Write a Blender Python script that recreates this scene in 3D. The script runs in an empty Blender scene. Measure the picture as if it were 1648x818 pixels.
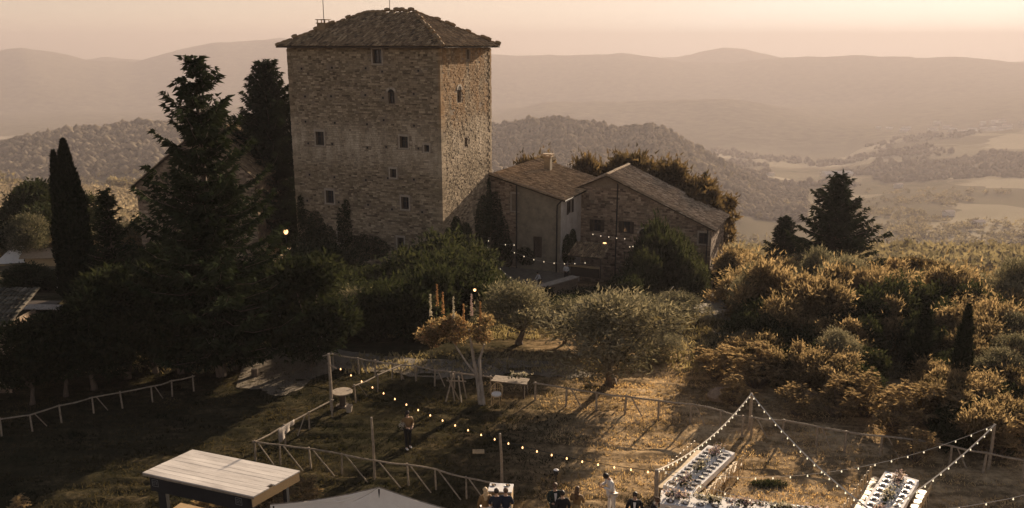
import bpy, math, random
import numpy as np
from mathutils import Vector, Matrix, Euler

# ------------------------------------------------------------------ camera, world, sun, exposure
SC = bpy.context.scene
COL = SC.collection
CAM_H = 17.5
PITCH = math.radians(13.8)
FPX = 1361.0                      # focal length in pixels of the 1648 px wide photograph
cam_d = bpy.data.cameras.new('camera')
cam_d.sensor_width = 36.0
cam_d.lens = 36.0 * FPX / 1648.0
cam_d.clip_start = 0.5
cam_d.clip_end = 60000
cam = bpy.data.objects.new('camera', cam_d)
COL.objects.link(cam)
cam.location = (0, 0, CAM_H)
cam.rotation_euler = (math.pi / 2 - PITCH, 0, 0)
SC.camera = cam

SUN_AZ = math.radians(31.0)       # to the right of straight ahead (+Y)
SUN_EL = math.radians(15.5)
SUNV = Vector((math.sin(SUN_AZ) * math.cos(SUN_EL), math.cos(SUN_AZ) * math.cos(SUN_EL), math.sin(SUN_EL)))
world = bpy.data.worlds.new('World')
SC.world = world
world.use_nodes = True
wn = world.node_tree
for n in list(wn.nodes): wn.nodes.remove(n)
sky = wn.nodes.new('ShaderNodeTexSky')
sky.sky_type = 'NISHITA'
sky.sun_disc = False
sky.sun_elevation = SUN_EL
sky.sun_rotation = SUN_AZ
sky.altitude = 300
sky.air_density = 1.0
sky.dust_density = 0.5
sky.ozone_density = 0.6
tint = wn.nodes.new('ShaderNodeMix'); tint.data_type = 'RGBA'; tint.blend_type = 'MULTIPLY'
tint.inputs[0].default_value = 1.0
tint.inputs[7].default_value = (1.0, 0.805, 0.69, 1)
bg = wn.nodes.new('ShaderNodeBackground'); bg.inputs[1].default_value = 0.050
wo = wn.nodes.new('ShaderNodeOutputWorld')
SKY_K = 0.050
hs = wn.nodes.new('ShaderNodeHueSaturation'); hs.inputs['Saturation'].default_value = 0.35
wn.links.new(sky.outputs[0], hs.inputs['Color'])
# thick evening air evens out the brightest part of the sky round the sun
def wm(op, a, b):
    m = wn.nodes.new('ShaderNodeMath'); m.operation = op
    for i, q in ((0, a), (1, b)):
        if isinstance(q, float): m.inputs[i].default_value = q
        else: wn.links.new(q, m.inputs[i])
    return m.outputs[0]
bw = wn.nodes.new('ShaderNodeRGBToBW'); wn.links.new(hs.outputs[0], bw.inputs[0])
lum = wm('MULTIPLY', bw.outputs[0], SKY_K * 2.33 / 0.80)
den = wm('POWER', wm('ADD', wm('POWER', lum, 4.0), 1.0), -0.25)
fac = wm('ADD', den, 0.13)
sat = wn.nodes.new('ShaderNodeMapRange'); sat.inputs['From Min'].default_value = 0.15; sat.inputs['From Max'].default_value = 0.55; sat.inputs['To Min'].default_value = 1.0; sat.inputs['To Max'].default_value = 0.35
bw0 = wn.nodes.new('ShaderNodeRGBToBW'); wn.links.new(sky.outputs[0], bw0.inputs[0]); wn.links.new(wm('MULTIPLY', bw0.outputs[0], SKY_K * 2.33), sat.inputs['Value']); wn.links.new(sat.outputs['Result'], hs.inputs['Saturation'])
scv = wn.nodes.new('ShaderNodeVectorMath'); scv.operation = 'SCALE'; wn.links.new(hs.outputs[0], scv.inputs[0]); wn.links.new(fac, scv.inputs['Scale'])
wn.links.new(scv.outputs[0], tint.inputs[6])
tf = wn.nodes.new('ShaderNodeMapRange'); tf.inputs['From Min'].default_value = 1.3; tf.inputs['From Max'].default_value = 3.2; tf.inputs['To Min'].default_value = 1.0; tf.inputs['To Max'].default_value = 0.35
wn.links.new(lum, tf.inputs['Value']); wn.links.new(tf.outputs['Result'], tint.inputs[0])
wn.links.new(tint.outputs[2], bg.inputs[0])
wn.links.new(bg.outputs[0], wo.inputs[0])

sun_d = bpy.data.lights.new('sun', 'SUN')
sun_d.energy = 5.0
sun_d.angle = math.radians(0.6)
sun_d.color = (1.0, 0.79, 0.57)
sun = bpy.data.objects.new('sun', sun_d)
COL.objects.link(sun)
sun.rotation_euler = SUNV.to_track_quat('Z', 'Y').to_euler()

SC.view_settings.view_transform = 'Standard'
SC.view_settings.look = 'None'
SC.view_settings.exposure = 1.36
SC.view_settings.gamma = 1.0
SC.render.engine = 'CYCLES'
cy = SC.cycles
cy.max_bounces = 5; cy.diffuse_bounces = 2; cy.glossy_bounces = 2
cy.transmission_bounces = 3; cy.volume_bounces = 1; cy.transparent_max_bounces = 6
cy.use_denoising = True
cy.caustics_reflective = False; cy.caustics_refractive = False
try: cy.denoiser = 'OPENIMAGEDENOISE'
except Exception: pass

# ------------------------------------------------------------------ picture -> place helpers (used once, to find where things stand)
CP, SP = math.cos(PITCH), math.sin(PITCH)
def ray(px, py):
    a = (px - 824.0) / FPX; b = -(py - 409.0) / FPX
    return Vector((a, CP + b * SP, -SP + b * CP))
def P(px, py, z=0.0):
    d = ray(px, py); t = (z - CAM_H) / d.z
    return Vector((d.x * t, d.y * t, z))
def PY(px, py, y):
    d = ray(px, py); t = y / d.y
    return Vector((d.x * t, y, CAM_H + d.z * t))
def tandep(px, py):
    d = ray(px, py); return -d.z / math.hypot(d.x, d.y)

# ------------------------------------------------------------------ value noise on numpy arrays
class VN:
    def __init__(s, seed):
        s.t = np.random.default_rng(seed).random((256, 256))
    def n(s, x, y):
        xi = np.floor(x).astype(int); yi = np.floor(y).astype(int)
        fx = x - xi; fy = y - yi
        fx = fx * fx * (3 - 2 * fx); fy = fy * fy * (3 - 2 * fy)
        g = lambda a, b: s.t[a % 256, b % 256]
        return ((g(xi, yi) * (1 - fx) + g(xi + 1, yi) * fx) * (1 - fy) + (g(xi, yi + 1) * (1 - fx) + g(xi + 1, yi + 1) * fx) * fy)
    def fbm(s, x, y, o=4):
        r = 0; a = 0.5; t = 0
        for k in range(o):
            r = r + a * s.n(x * 2 ** k + 17.3 * k, y * 2 ** k + 5.1 * k); t += a; a *= 0.5
        return r / t
NZ = VN(7)

# ------------------------------------------------------------------ shape of the land
NEAR = [(-400, 0), (38, 0), (46, -0.15), (56, -1.2), (66, -3.2), (75, -5.3), (84, -6.2), (94, -8.6), (106, -13), (130, -21), (170, -32)]
ny, nz = np.array([a for a, b in NEAR], float), np.array([b for a, b in NEAR], float)
def near_h(x, y):
    rt = np.clip((x - 16) / 30, 0, 1); lf = np.clip((-x - 22) / 20, 0, 1)
    yy = y + 7 * rt * np.clip((y - 42) / 20, 0, 1)
    z = np.interp(yy, ny, nz)
    z = z * (1 - 0.35 * lf * np.clip((120 - y) / 40, 0, 1))
    return z + (NZ.fbm(x * 0.13 + 40, y * 0.13, 3) - 0.5) * 0.35 * np.clip(np.abs(y) / 60, 0.3, 1.5)
ROWS = [
 (160,  [(0, 'z', -24), (450, 'z', -25), (1100, 'z', -30), (1648, 'z', -28)]),
 (300,  [(0, 'p', 368), (200, 'p', 372), (460, 'p', 385), (800, 'z', -62), (1648, 'p', 424)]),
 (450,  [(0, 'p', 330), (250, 'p', 338), (460, 'p', 345), (800, 'z', -105), (1300, 'z', -108), (1648, 'p', 425)]),
 (700,  [(0, 'p', 292), (120, 'p', 296), (300, 'p', 303), (460, 'p', 310), (800, 'z', -150), (1648, 'z', -170)]),
 (1000, [(0, 'z', -150), (450, 'z', -150), (800, 'z', -180), (1200, 'p', 385), (1648, 'p', 392)]),
 (1500, [(-60, 'p', 245), (0, 'p', 228), (60, 'p', 215), (130, 'p', 207), (200, 'p', 200), (260, 'p', 198), (450, 'p', 190), (800, 'p', 207), (870, 'p', 195), (910, 'p', 192), (960, 'p', 201), (1000, 'p', 206), (1050, 'p', 202), (1080, 'p', 212), (1120, 'p', 236), (1170, 'p', 262), (1220, 'p', 290), (1260, 'p', 310), (1400, 'p', 322), (1648, 'p', 330)]),
 (2000, [(0, 'z', -200), (800, 'z', -230), (1100, 'z', -250), (1300, 'p', 285), (1648, 'p', 282)]),
 (3000, [(0, 'z', -250), (800, 'z', -255), (1150, 'p', 243), (1300, 'p', 252), (1380, 'p', 249), (1410, 'p', 236), (1470, 'p', 223), (1530, 'p', 218), (1600, 'p', 213), (1648, 'p', 208), (1750, 'p', 205)]),
 (3600, [(0, 'z', -270), (800, 'z', -280), (1648, 'z', -300)]),
 (4200, [(0, 'p', 200), (120, 'p', 192), (300, 'p', 176), (420, 'p', 168), (700, 'p', 175), (800, 'p', 183), (880, 'p', 162), (1000, 'p', 164), (1100, 'p', 158), (1180, 'p', 161), (1250, 'p', 172), (1330, 'p', 190), (1400, 'p', 196), (1648, 'p', 178)]),
 (5200, [(0, 'z', -330), (450, 'z', -330), (800, 'z', -330), (1250, 'z', -330), (1648, 'p', 150)]),
 (7000, [(-60, 'p', 88), (0, 'p', 82), (35, 'p', 77), (90, 'p', 88), (150, 'p', 98), (215, 'p', 99), (240, 'p', 91), (290, 'p', 77), (340, 'p', 69), (400, 'p', 65), (450, 'p', 62), (600, 'p', 72), (800, 'p', 87), (880, 'p', 86), (1000, 'p', 84), (1060, 'p', 93), (1100, 'p', 97), (1180, 'p', 99), (1250, 'p', 91), (1300, 'p', 88), (1400, 'p', 86), (1480, 'p', 90), (1560, 'p', 94), (1648, 'p', 103), (1720, 'p', 108)]),
 (7600, [(0, 'z', -150), (100, 'z', -150), (1000, 'z', -150), (1648, 'z', -150)]),
 (8300, [(0, 'z', -120), (130, 'p', 97), (170, 'p', 91), (200, 'p', 94), (250, 'z', -100), (950, 'z', -120), (1060, 'p', 94), (1090, 'p', 92), (1130, 'p', 81), (1165, 'p', 73), (1200, 'p', 77), (1250, 'p', 91), (1320, 'z', -120)]),
 (9000, [(0, 'z', -350), (1648, 'z', -350)]),
]
ROW_R = np.array([105.0] + [r for r, _ in ROWS])
def az_of(px): return math.atan((px - 824) / 1401.0)
row_tabs = []
for r, pts in ROWS:
    a = [az_of(p[0]) for p in pts]
    z = [p[2] if p[1] == 'z' else CAM_H - r * tandep(p[0], p[2]) for p in pts]
    row_tabs.append((np.array(a), np.array(z, float)))
def H(x, y):
    x = np.asarray(x, float); y = np.asarray(y, float)
    r = np.hypot(x, y); az = np.arctan2(x, y)
    zn = near_h(x, y)
    azc = np.clip(az, -0.75, 0.75)
    zs = [near_h(105 * np.sin(azc), 105 * np.cos(azc))] + [np.interp(azc, a, z) for a, z in row_tabs]
    lr = np.log(np.maximum(r, 1.0)); L = np.log(ROW_R)
    zf = zs[-1].copy() if hasattr(zs[-1], 'copy') else zs[-1]
    zf = np.where(lr < L[0], zs[0], zf)
    for i in range(len(L) - 1):
        t = (lr - L[i]) / (L[i + 1] - L[i]); m = (t >= 0) & (t < 1)
        zf = np.where(m, zs[i] * (1 - t) + zs[i + 1] * t, zf)
    wf = np.clip((r - 105) / 25, 0, 1)
    back = np.clip((np.abs(az) - 0.9) / 0.5, 0, 1)
    zf = zf * (1 - back) + np.interp(r, [105, 400, 3000, 9000], [-6, -60, -250, -150]) * back
    amp = np.clip((r - 200) / 600, 0, 1) * np.minimum(r, 9000) * 0.0085
    det = NZ.fbm(x / (r * 0.10 + 60) + 9, y / (r * 0.10 + 60), 4) - 0.5
    fine = NZ.fbm(x / 160 + 3, y / 160, 4) - 0.5
    rg = (NZ.fbm(az * 30 + 50, lr * 7, 4) - 0.5)
    zf = zf + amp * (0.8 * det) + np.clip((r - 300) / 900, 0, 1) * 14 * fine + amp * 0.5 * rg * np.clip((r - 1500) / 3000, 0, 1)
    return zn * (1 - wf) + zf * wf
def hz(x, y): return float(H(np.array([x]), np.array([y]))[0])
def on(px, py):
    """where the ray through this point of the photograph meets the land"""
    d = ray(px, py); t = 12.0
    for _ in range(4000):
        p = d * t
        if CAM_H + p.z < hz(p.x, p.y): break
        t += 0.15 if t < 140 else t * 0.01
    return Vector((p.x, p.y, hz(p.x, p.y)))

# ------------------------------------------------------------------ mesh helpers
class MB:
    """collects vertices and faces, then links them as ONE mesh object"""
    def __init__(s): s.v = []; s.f = []; s.mi = []; s.tone = []; s.n = 0; s.cm = 0
    def add(s, v, f, tone=None):
        v = np.asarray(v, float).reshape(-1, 3)
        b = s.n; s.v.append(v); s.n += len(v)
        for q in f:
            s.f.append([i + b for i in q]); s.mi.append(s.cm); s.tone.append(0.5 if tone is None else tone)
        return s
    def box(s, c, d, rz=0.0, tone=None, M=None):
        x, y, z = d[0] / 2, d[1] / 2, d[2] / 2
        v = np.array([(-x, -y, -z), (x, -y, -z), (x, y, -z), (-x, y, -z), (-x, -y, z), (x, -y, z), (x, y, z), (-x, y, z)])
        if rz:
            cc, ss = math.cos(rz), math.sin(rz)
            v = np.column_stack([v[:, 0] * cc - v[:, 1] * ss, v[:, 0] * ss + v[:, 1] * cc, v[:, 2]])
        if M is not None: v = v @ np.array(M).T
        return s.add(v + np.array(c), [(0, 3, 2, 1), (4, 5, 6, 7), (0, 1, 5, 4), (1, 2, 6, 5), (2, 3, 7, 6), (3, 0, 4, 7)], tone)
    def tube(s, pts, rad, seg=6, cap=True, tone=None):
        pts = [np.array(p, float) for p in pts]
        if not hasattr(rad, '__len__'): rad = [rad] * len(pts)
        rings = []; ref = np.array([0.13, 0.31, 0.94])
        for i, p in enumerate(pts):
            d = pts[min(i + 1, len(pts) - 1)] - pts[max(i - 1, 0)]
            L = np.linalg.norm(d); d = d / (L if L > 1e-9 else 1)
            r0 = ref if abs(d @ ref) < 0.95 else np.array([1.0, 0, 0])
            u = np.cross(d, r0); u /= np.linalg.norm(u); w = np.cross(d, u)
            a = np.arange(seg) * 2 * math.pi / seg
            rings.append(p + rad[i] * (np.cos(a)[:, None] * u + np.sin(a)[:, None] * w))
        v = np.concatenate(rings); f = []
        for i in range(len(pts) - 1):
            for k in range(seg):
                k2 = (k + 1) % seg
                f.append((i * seg + k, (i + 1) * seg + k, (i + 1) * seg + k2, i * seg + k2))
        if cap:
            f.append(tuple(range(seg))); f.append(tuple(reversed(range((len(pts) - 1) * seg, len(pts) * seg))))
        return s.add(v, f, tone)
    def lathe(s, c, prof, seg=12, tone=None, sx=1, sy=1):
        v = []; f = []
        for r, z in prof:
            for k in range(seg):
                a = 2 * math.pi * k / seg; v.append((c[0] + r * sx * math.cos(a), c[1] + r * sy * math.sin(a), c[2] + z))
        for i in range(len(prof) - 1):
            for k in range(seg):
                k2 = (k + 1) % seg; f.append((i * seg + k, i * seg + k2, (i + 1) * seg + k2, (i + 1) * seg + k))
        f.append(tuple(reversed(range(seg)))); f.append(tuple(range((len(prof) - 1) * seg, len(prof) * seg)))
        return s.add(v, f, tone)
    def blob(s, c, r, seed=0, n=1, rough=0.15, tone=None, M=None):
        v, f = ico(n); rg = np.random.default_rng(seed)
        v = v * (1 + rough * (rg.random((len(v), 1)) - 0.5) * 2) * np.array(r)
        if M is not None: v = v @ np.array(M).T
        return s.add(v + np.array(c), f, tone)
    def mesh(s, name, mat, smooth=False):
        me = bpy.data.meshes.new(name)
        v = np.concatenate(s.v) if s.v else np.zeros((0, 3))
        me.from_pydata(v.tolist(), [], s.f)
        for m in (mat if isinstance(mat, (list, tuple)) else [mat]): me.materials.append(m)
        if isinstance(mat, (list, tuple)): me.polygons.foreach_set('material_index', s.mi)
        at = me.attributes.new('tone', 'FLOAT', 'FACE'); at.data.foreach_set('value', np.array(s.tone, dtype=np.float32))
        if smooth: me.polygons.foreach_set('use_smooth', [True] * len(me.polygons))
        me.update(); return me
    def build(s, name, mat, parent=None, smooth=False, kind=None, label=None):
        return obj(name, s.mesh(name, mat, smooth), parent, kind, label)
_ico = {}
def ico(n):
    if n not in _ico:
        import bmesh
        bm = bmesh.new(); bmesh.ops.create_icosphere(bm, subdivisions=n, radius=1)
        _ico[n] = (np.array([tuple(q.co) for q in bm.verts]), [tuple(w.index for w in p.verts) for p in bm.faces]); bm.free()
    return _ico[n]
def obj(name, me, parent=None, kind=None, label=None):
    o = bpy.data.objects.new(name, me); COL.objects.link(o)
    if parent is not None: o.parent = parent
    if kind: o['kind'] = kind
    if label: o['label'] = label
    return o
def np_mesh(name, v, f, mat, tone=None, smooth=False):
    """fast mesh from arrays; f is (n,3) or (n,4)"""
    me = bpy.data.meshes.new(name); n, k = f.shape
    me.vertices.add(len(v)); me.vertices.foreach_set('co', np.asarray(v, dtype=np.float32).ravel())
    me.loops.add(n * k); me.loops.foreach_set('vertex_index', f.astype(np.int32).ravel())
    me.polygons.add(n); me.polygons.foreach_set('loop_start', np.arange(0, n * k, k, dtype=np.int32))
    if smooth: me.polygons.foreach_set('use_smooth', np.ones(n, dtype=bool))
    me.update(calc_edges=True); me.materials.append(mat)
    if tone is not None:
        at = me.attributes.new('tone', 'FLOAT', 'FACE'); at.data.foreach_set('value', np.asarray(tone, dtype=np.float32))
    return me
def thing(name, label, cat, loc=(0, 0, 0), rz=0.0, group=None):
    o = bpy.data.objects.new(name, None); COL.objects.link(o)
    o.empty_display_size = 0.3
    o.location = loc; o.rotation_euler = (0, 0, rz); o['label'] = label; o['category'] = cat
    if group: o['group'] = group
    return o
def tag(o, label, cat, group=None):
    o['label'] = label; o['category'] = cat
    if group: o['group'] = group
    return o
KIDS = {}
def kids(o):
    return [c for c in bpy.data.objects if c.parent is o]
def dup(root, loc, rz=0.0, sc=1.0, label=None, group=None, cache=True):
    key = root.name
    if key not in KIDS:
        KIDS[key] = [(c, kids(c)) for c in kids(root)]
    r = root.copy(); COL.objects.link(r); r.location = loc; r.rotation_euler = (0, 0, rz)
    r.scale = (sc, sc, sc) if not hasattr(sc, '__len__') else sc
    if label: r['label'] = label
    if group: r['group'] = group
    for c, gs in KIDS[key]:
        d = c.copy(); COL.objects.link(d); d.parent = r
        for g in gs:
            e = g.copy(); COL.objects.link(e); e.parent = d
    return r

# ------------------------------------------------------------------ materials
def new_mat(name):
    m = bpy.data.materials.new(name); m.use_nodes = True
    nt = m.node_tree
    for n in list(nt.nodes): nt.nodes.remove(n)
    return m, nt
def N(nt, t, **kw):
    n = nt.nodes.new(t)
    for k, v in kw.items():
        if k.startswith('i_'):
            key = k[2:].replace('_', ' ')
            n.inputs[key].default_value = v
        else: setattr(n, k, v)
    return n
def ramp(nt, fac, cols):
    r = nt.nodes.new('ShaderNodeValToRGB')
    while len(r.color_ramp.elements) < len(cols): r.color_ramp.elements.new(0.5)
    for e, (p, c) in zip(r.color_ramp.elements, cols): e.position = p; e.color = (*c, 1)
    nt.links.new(fac, r.inputs[0]); return r.outputs[0]
def mixc(nt, f, a, b, mode='MIX'):
    m = nt.nodes.new('ShaderNodeMix'); m.data_type = 'RGBA'; m.blend_type = mode
    for s, q in ((0, f), (6, a), (7, b)):
        if hasattr(q, 'links') or hasattr(q, 'is_linked'): nt.links.new(q, m.inputs[s])
        else: m.inputs[s].default_value = q if s == 0 else (*q, 1)
    return m.outputs[2]
def math_(nt, op, a, b=0.0, clamp=False):
    m = nt.nodes.new('ShaderNodeMath'); m.operation = op; m.use_clamp = clamp
    for s, q in ((0, a), (1, b)):
        if hasattr(q, 'is_linked'): nt.links.new(q, m.inputs[s])
        else: m.inputs[s].default_value = q
    return m.outputs[0]
def noise(nt, vec, scale, detail=4, rough=0.6):
    n = N(nt, 'ShaderNodeTexNoise'); n.inputs['Scale'].default_value = scale
    n.inputs['Detail'].default_value = detail; n.inputs['Roughness'].default_value = rough
    if vec is not None: nt.links.new(vec, n.inputs['Vector'])
    return n.outputs[0]
def finish(nt, col, rough=0.9, height=None, bstr=0.4, bdist=0.02, metal=0.0, spec=0.3):
    b = N(nt, 'ShaderNodeBsdfPrincipled'); o = N(nt, 'ShaderNodeOutputMaterial')
    if hasattr(col, 'is_linked'): nt.links.new(col, b.inputs['Base Color'])
    else: b.inputs['Base Color'].default_value = (*col, 1)
    b.inputs['Roughness'].default_value = rough; b.inputs['Metallic'].default_value = metal
    b.inputs['Specular IOR Level'].default_value = spec
    if height is not None:
        bp = N(nt, 'ShaderNodeBump'); bp.inputs['Strength'].default_value = bstr; bp.inputs['Distance'].default_value = bdist
        nt.links.new(height, bp.inputs['Height']); nt.links.new(bp.outputs[0], b.inputs['Normal'])
    nt.links.new(b.outputs[0], o.inputs[0])
def simple(name, c1, c2=None, scale=6.0, rough=0.85, bump=0.3, metal=0.0, stretch=None, spec=0.3):
    """mottled material: two real colours mixed by noise and the face tone"""
    m, nt = new_mat(name)
    tc = N(nt, 'ShaderNodeTexCoord').outputs['Object']
    if stretch:
        mp = N(nt, 'ShaderNodeMapping'); mp.inputs['Scale'].default_value = stretch
        nt.links.new(tc, mp.inputs[0]); tc = mp.outputs[0]
    n = noise(nt, tc, scale, 5, 0.65)
    at = N(nt, 'ShaderNodeAttribute'); at.attribute_name = 'tone'
    f = math_(nt, 'ADD', n, math_(nt, 'MULTIPLY', math_(nt, 'SUBTRACT', at.outputs['Fac'], 0.5), 0.9), True)
    c2 = c2 or tuple(min(1, q * 0.6) for q in c1)
    col = ramp(nt, f, [(0.28, c2), (0.72, c1)])
    finish(nt, col, rough, n, bump, 0.02, metal, spec)
    return m
def leaf_mat(name, dark, light, trans=0.45, tcol=None):
    m, nt = new_mat(name)
    at = N(nt, 'ShaderNodeAttribute'); at.attribute_name = 'tone'
    oi = N(nt, 'ShaderNodeObjectInfo')
    f = math_(nt, 'ADD', math_(nt, 'MULTIPLY', at.outputs['Fac'], 0.75), math_(nt, 'MULTIPLY', oi.outputs['Random'], 0.25), True)
    col = ramp(nt, f, [(0.1, dark), (0.9, light)])
    d = N(nt, 'ShaderNodeBsdfDiffuse'); nt.links.new(col, d.inputs[0])
    t = N(nt, 'ShaderNodeBsdfTranslucent')
    nt.links.new(mixc(nt, 1.0, col, tcol or (1.0, 0.95, 0.6), 'MULTIPLY'), t.inputs[0])
    x = N(nt, 'ShaderNodeMixShader'); x.inputs[0].default_value = trans
    nt.links.new(d.outputs[0], x.inputs[1]); nt.links.new(t.outputs[0], x.inputs[2])
    o = N(nt, 'ShaderNodeOutputMaterial'); nt.links.new(x.outputs[0], o.inputs[0])
    return m
def glow_mat(name, col, strength):
    m, nt = new_mat(name)
    e = N(nt, 'ShaderNodeEmission'); e.inputs[0].default_value = (*col, 1); e.inputs[1].default_value = strength
    o = N(nt, 'ShaderNodeOutputMaterial'); nt.links.new(e.outputs[0], o.inputs[0]); return m

M = {}
M['bark'] = simple('bark', (0.16, 0.12, 0.09), (0.06, 0.045, 0.035), 9, 0.95, 0.8, stretch=(1, 1, 0.25))
M['pale_bark'] = simple('pale_bark', (0.42, 0.37, 0.31), (0.18, 0.14, 0.11), 7, 0.9, 0.8, stretch=(1, 1, 0.3))
M['pole'] = simple('pole_wood', (0.38, 0.31, 0.235), (0.18, 0.14, 0.10), 8, 0.85, 0.6)
M['board'] = simple('board_wood', (0.50, 0.36, 0.20), (0.34, 0.23, 0.12), 5, 0.8, 0.3, stretch=(1, 8, 8))
M['dark_wood'] = simple('dark_wood', (0.09, 0.065, 0.045), (0.04, 0.03, 0.022), 6, 0.8, 0.4)
M['black'] = simple('black_paint', (0.02, 0.021, 0.024), (0.012, 0.012, 0.014), 8, 0.7, 0.1)
M['white_cloth'] = simple('white_cloth', (0.78, 0.75, 0.72), (0.62, 0.59, 0.56), 3, 0.9, 0.2)
M['canvas'] = simple('canvas', (0.90, 0.84, 0.76), (0.78, 0.71, 0.64), 2, 0.9, 0.15)
M['plaster'] = simple('plaster', (0.34, 0.28, 0.20), (0.17, 0.14, 0.10), 1.1, 0.95, 0.3)
M['pale_plaster'] = simple('pale_plaster', (0.56, 0.50, 0.44), (0.36, 0.30, 0.24), 1.1, 0.95, 0.3)
M['dark_stuff'] = simple('dark_interior', (0.02, 0.018, 0.016), (0.012, 0.011, 0.01), 3, 0.9, 0.1)
M['glass'] = simple('old_glass', (0.03, 0.035, 0.04), (0.02, 0.022, 0.026), 2, 0.12, 0.05, spec=0.6)
M['iron'] = simple('dark_iron', (0.05, 0.05, 0.05), (0.03, 0.028, 0.026), 10, 0.6, 0.2, metal=0.6)
M['bulb'] = glow_mat('bulb_glow', (1.0, 0.50, 0.20), 1.6)
M['bulb_cool'] = glow_mat('bulb_glow_pale', (1.0, 0.80, 0.52), 0.6)
M['lantern'] = glow_mat('lantern_glow', (1.0, 0.52, 0.22), 1.3)

def terrain_material():
    m, nt = new_mat('land')
    geo = N(nt, 'ShaderNodeNewGeometry').outputs['Position']
    ln = N(nt, 'ShaderNodeVectorMath', operation='LENGTH'); nt.links.new(geo, ln.inputs[0]); dist = ln.outputs['Value']
    n1 = noise(nt, geo, 0.35, 6, 0.7); n2 = noise(nt, geo, 3.0, 5, 0.7); n3 = noise(nt, geo, 0.06, 4, 0.6)
    mp = N(nt, 'ShaderNodeMapping'); mp.inputs['Rotation'].default_value = (0, 0, 0.25); mp.inputs['Scale'].default_value = (0.25, 1.6, 1)
    nt.links.new(geo, mp.inputs[0]); mow = noise(nt, mp.outputs[0], 1.2, 4, 0.6)
    f = math_(nt, 'ADD', math_(nt, 'MULTIPLY', n1, 0.45), math_(nt, 'ADD', math_(nt, 'MULTIPLY', n2, 0.3), math_(nt, 'MULTIPLY', mow, 0.25)))
    near = ramp(nt, f, [(0.36, (0.05, 0.04, 0.024)), (0.46, (0.20, 0.14, 0.08)), (0.56, (0.46, 0.33, 0.19)), (0.68, (0.66, 0.50, 0.32))])
    green = ramp(nt, f, [(0.38, (0.016, 0.017, 0.010)), (0.54, (0.044, 0.037, 0.021)), (0.70, (0.17, 0.125, 0.072))])  # green grass of the left meadow, its shade darkened into the colour
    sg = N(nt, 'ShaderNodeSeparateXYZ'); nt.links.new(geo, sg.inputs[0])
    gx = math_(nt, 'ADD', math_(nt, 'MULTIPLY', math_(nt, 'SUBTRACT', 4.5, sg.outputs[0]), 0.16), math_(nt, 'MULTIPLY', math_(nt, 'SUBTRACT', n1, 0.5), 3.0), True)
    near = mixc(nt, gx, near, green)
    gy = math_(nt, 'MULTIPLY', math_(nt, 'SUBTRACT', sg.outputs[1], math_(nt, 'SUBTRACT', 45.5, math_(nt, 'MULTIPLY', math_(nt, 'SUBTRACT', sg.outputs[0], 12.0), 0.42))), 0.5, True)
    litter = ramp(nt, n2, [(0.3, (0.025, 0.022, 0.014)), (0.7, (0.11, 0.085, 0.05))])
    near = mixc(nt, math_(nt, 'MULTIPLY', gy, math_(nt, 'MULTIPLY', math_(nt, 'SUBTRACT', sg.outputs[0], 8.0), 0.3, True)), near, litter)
    mid = ramp(nt, noise(nt, geo, 0.10, 6, 0.75), [(0.36, (0.08, 0.07, 0.04)), (0.60, (0.42, 0.33, 0.22))])
    v = N(nt, 'ShaderNodeTexVoronoi'); v.inputs['Scale'].default_value = 0.0045
    wv = N(nt, 'ShaderNodeVectorMath', operation='ADD'); nt.links.new(geo, wv.inputs[0])
    sc = N(nt, 'ShaderNodeVectorMath', operation='SCALE'); sc.inputs['Scale'].default_value = 220
    nz_ = N(nt, 'ShaderNodeTexNoise'); nz_.inputs['Scale'].default_value = 0.004; nt.links.new(geo, nz_.inputs['Vector'])
    nt.links.new(nz_.outputs['Color'], sc.inputs[0]); nt.links.new(sc.outputs[0], wv.inputs[1]); nt.links.new(wv.outputs[0], v.inputs['Vector'])
    sep = N(nt, 'ShaderNodeSeparateColor'); nt.links.new(v.outputs['Color'], sep.inputs[0])
    fields = ramp(nt, sep.outputs[0], [(0.15, (0.14, 0.12, 0.08)), (0.35, (0.22, 0.19, 0.13)), (0.7, (0.31, 0.265, 0.185)), (0.95, (0.40, 0.34, 0.25))])
    wood = ramp(nt, noise(nt, geo, 0.02, 8, 0.8), [(0.35, (0.05, 0.046, 0.028)), (0.65, (0.22, 0.185, 0.12))])
    sepp = N(nt, 'ShaderNodeSeparateXYZ'); nt.links.new(geo, sepp.inputs[0])
    low = math_(nt, 'MULTIPLY', math_(nt, 'SUBTRACT', -150.0, sepp.outputs[2]), 0.03, True)
    wf = math_(nt, 'MULTIPLY', low, math_(nt, 'MULTIPLY', math_(nt, 'SUBTRACT', noise(nt, geo, 0.0035, 4, 0.6), 0.34), 7.0, True))
    wf = math_(nt, 'MULTIPLY', wf, math_(nt, 'MULTIPLY', math_(nt, 'SUBTRACT', 3300.0, dist), 0.003, True))
    far = mixc(nt, wf, wood, fields)
    k1 = math_(nt, 'MULTIPLY', math_(nt, 'SUBTRACT', dist, 75.0), 0.02, True)
    k2 = math_(nt, 'MULTIPLY', math_(nt, 'SUBTRACT', dist, 560.0), 0.004, True)
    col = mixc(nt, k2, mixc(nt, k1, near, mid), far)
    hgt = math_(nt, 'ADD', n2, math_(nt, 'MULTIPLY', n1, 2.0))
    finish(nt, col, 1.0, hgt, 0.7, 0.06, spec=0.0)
    return m
M['land'] = terrain_material()

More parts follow.
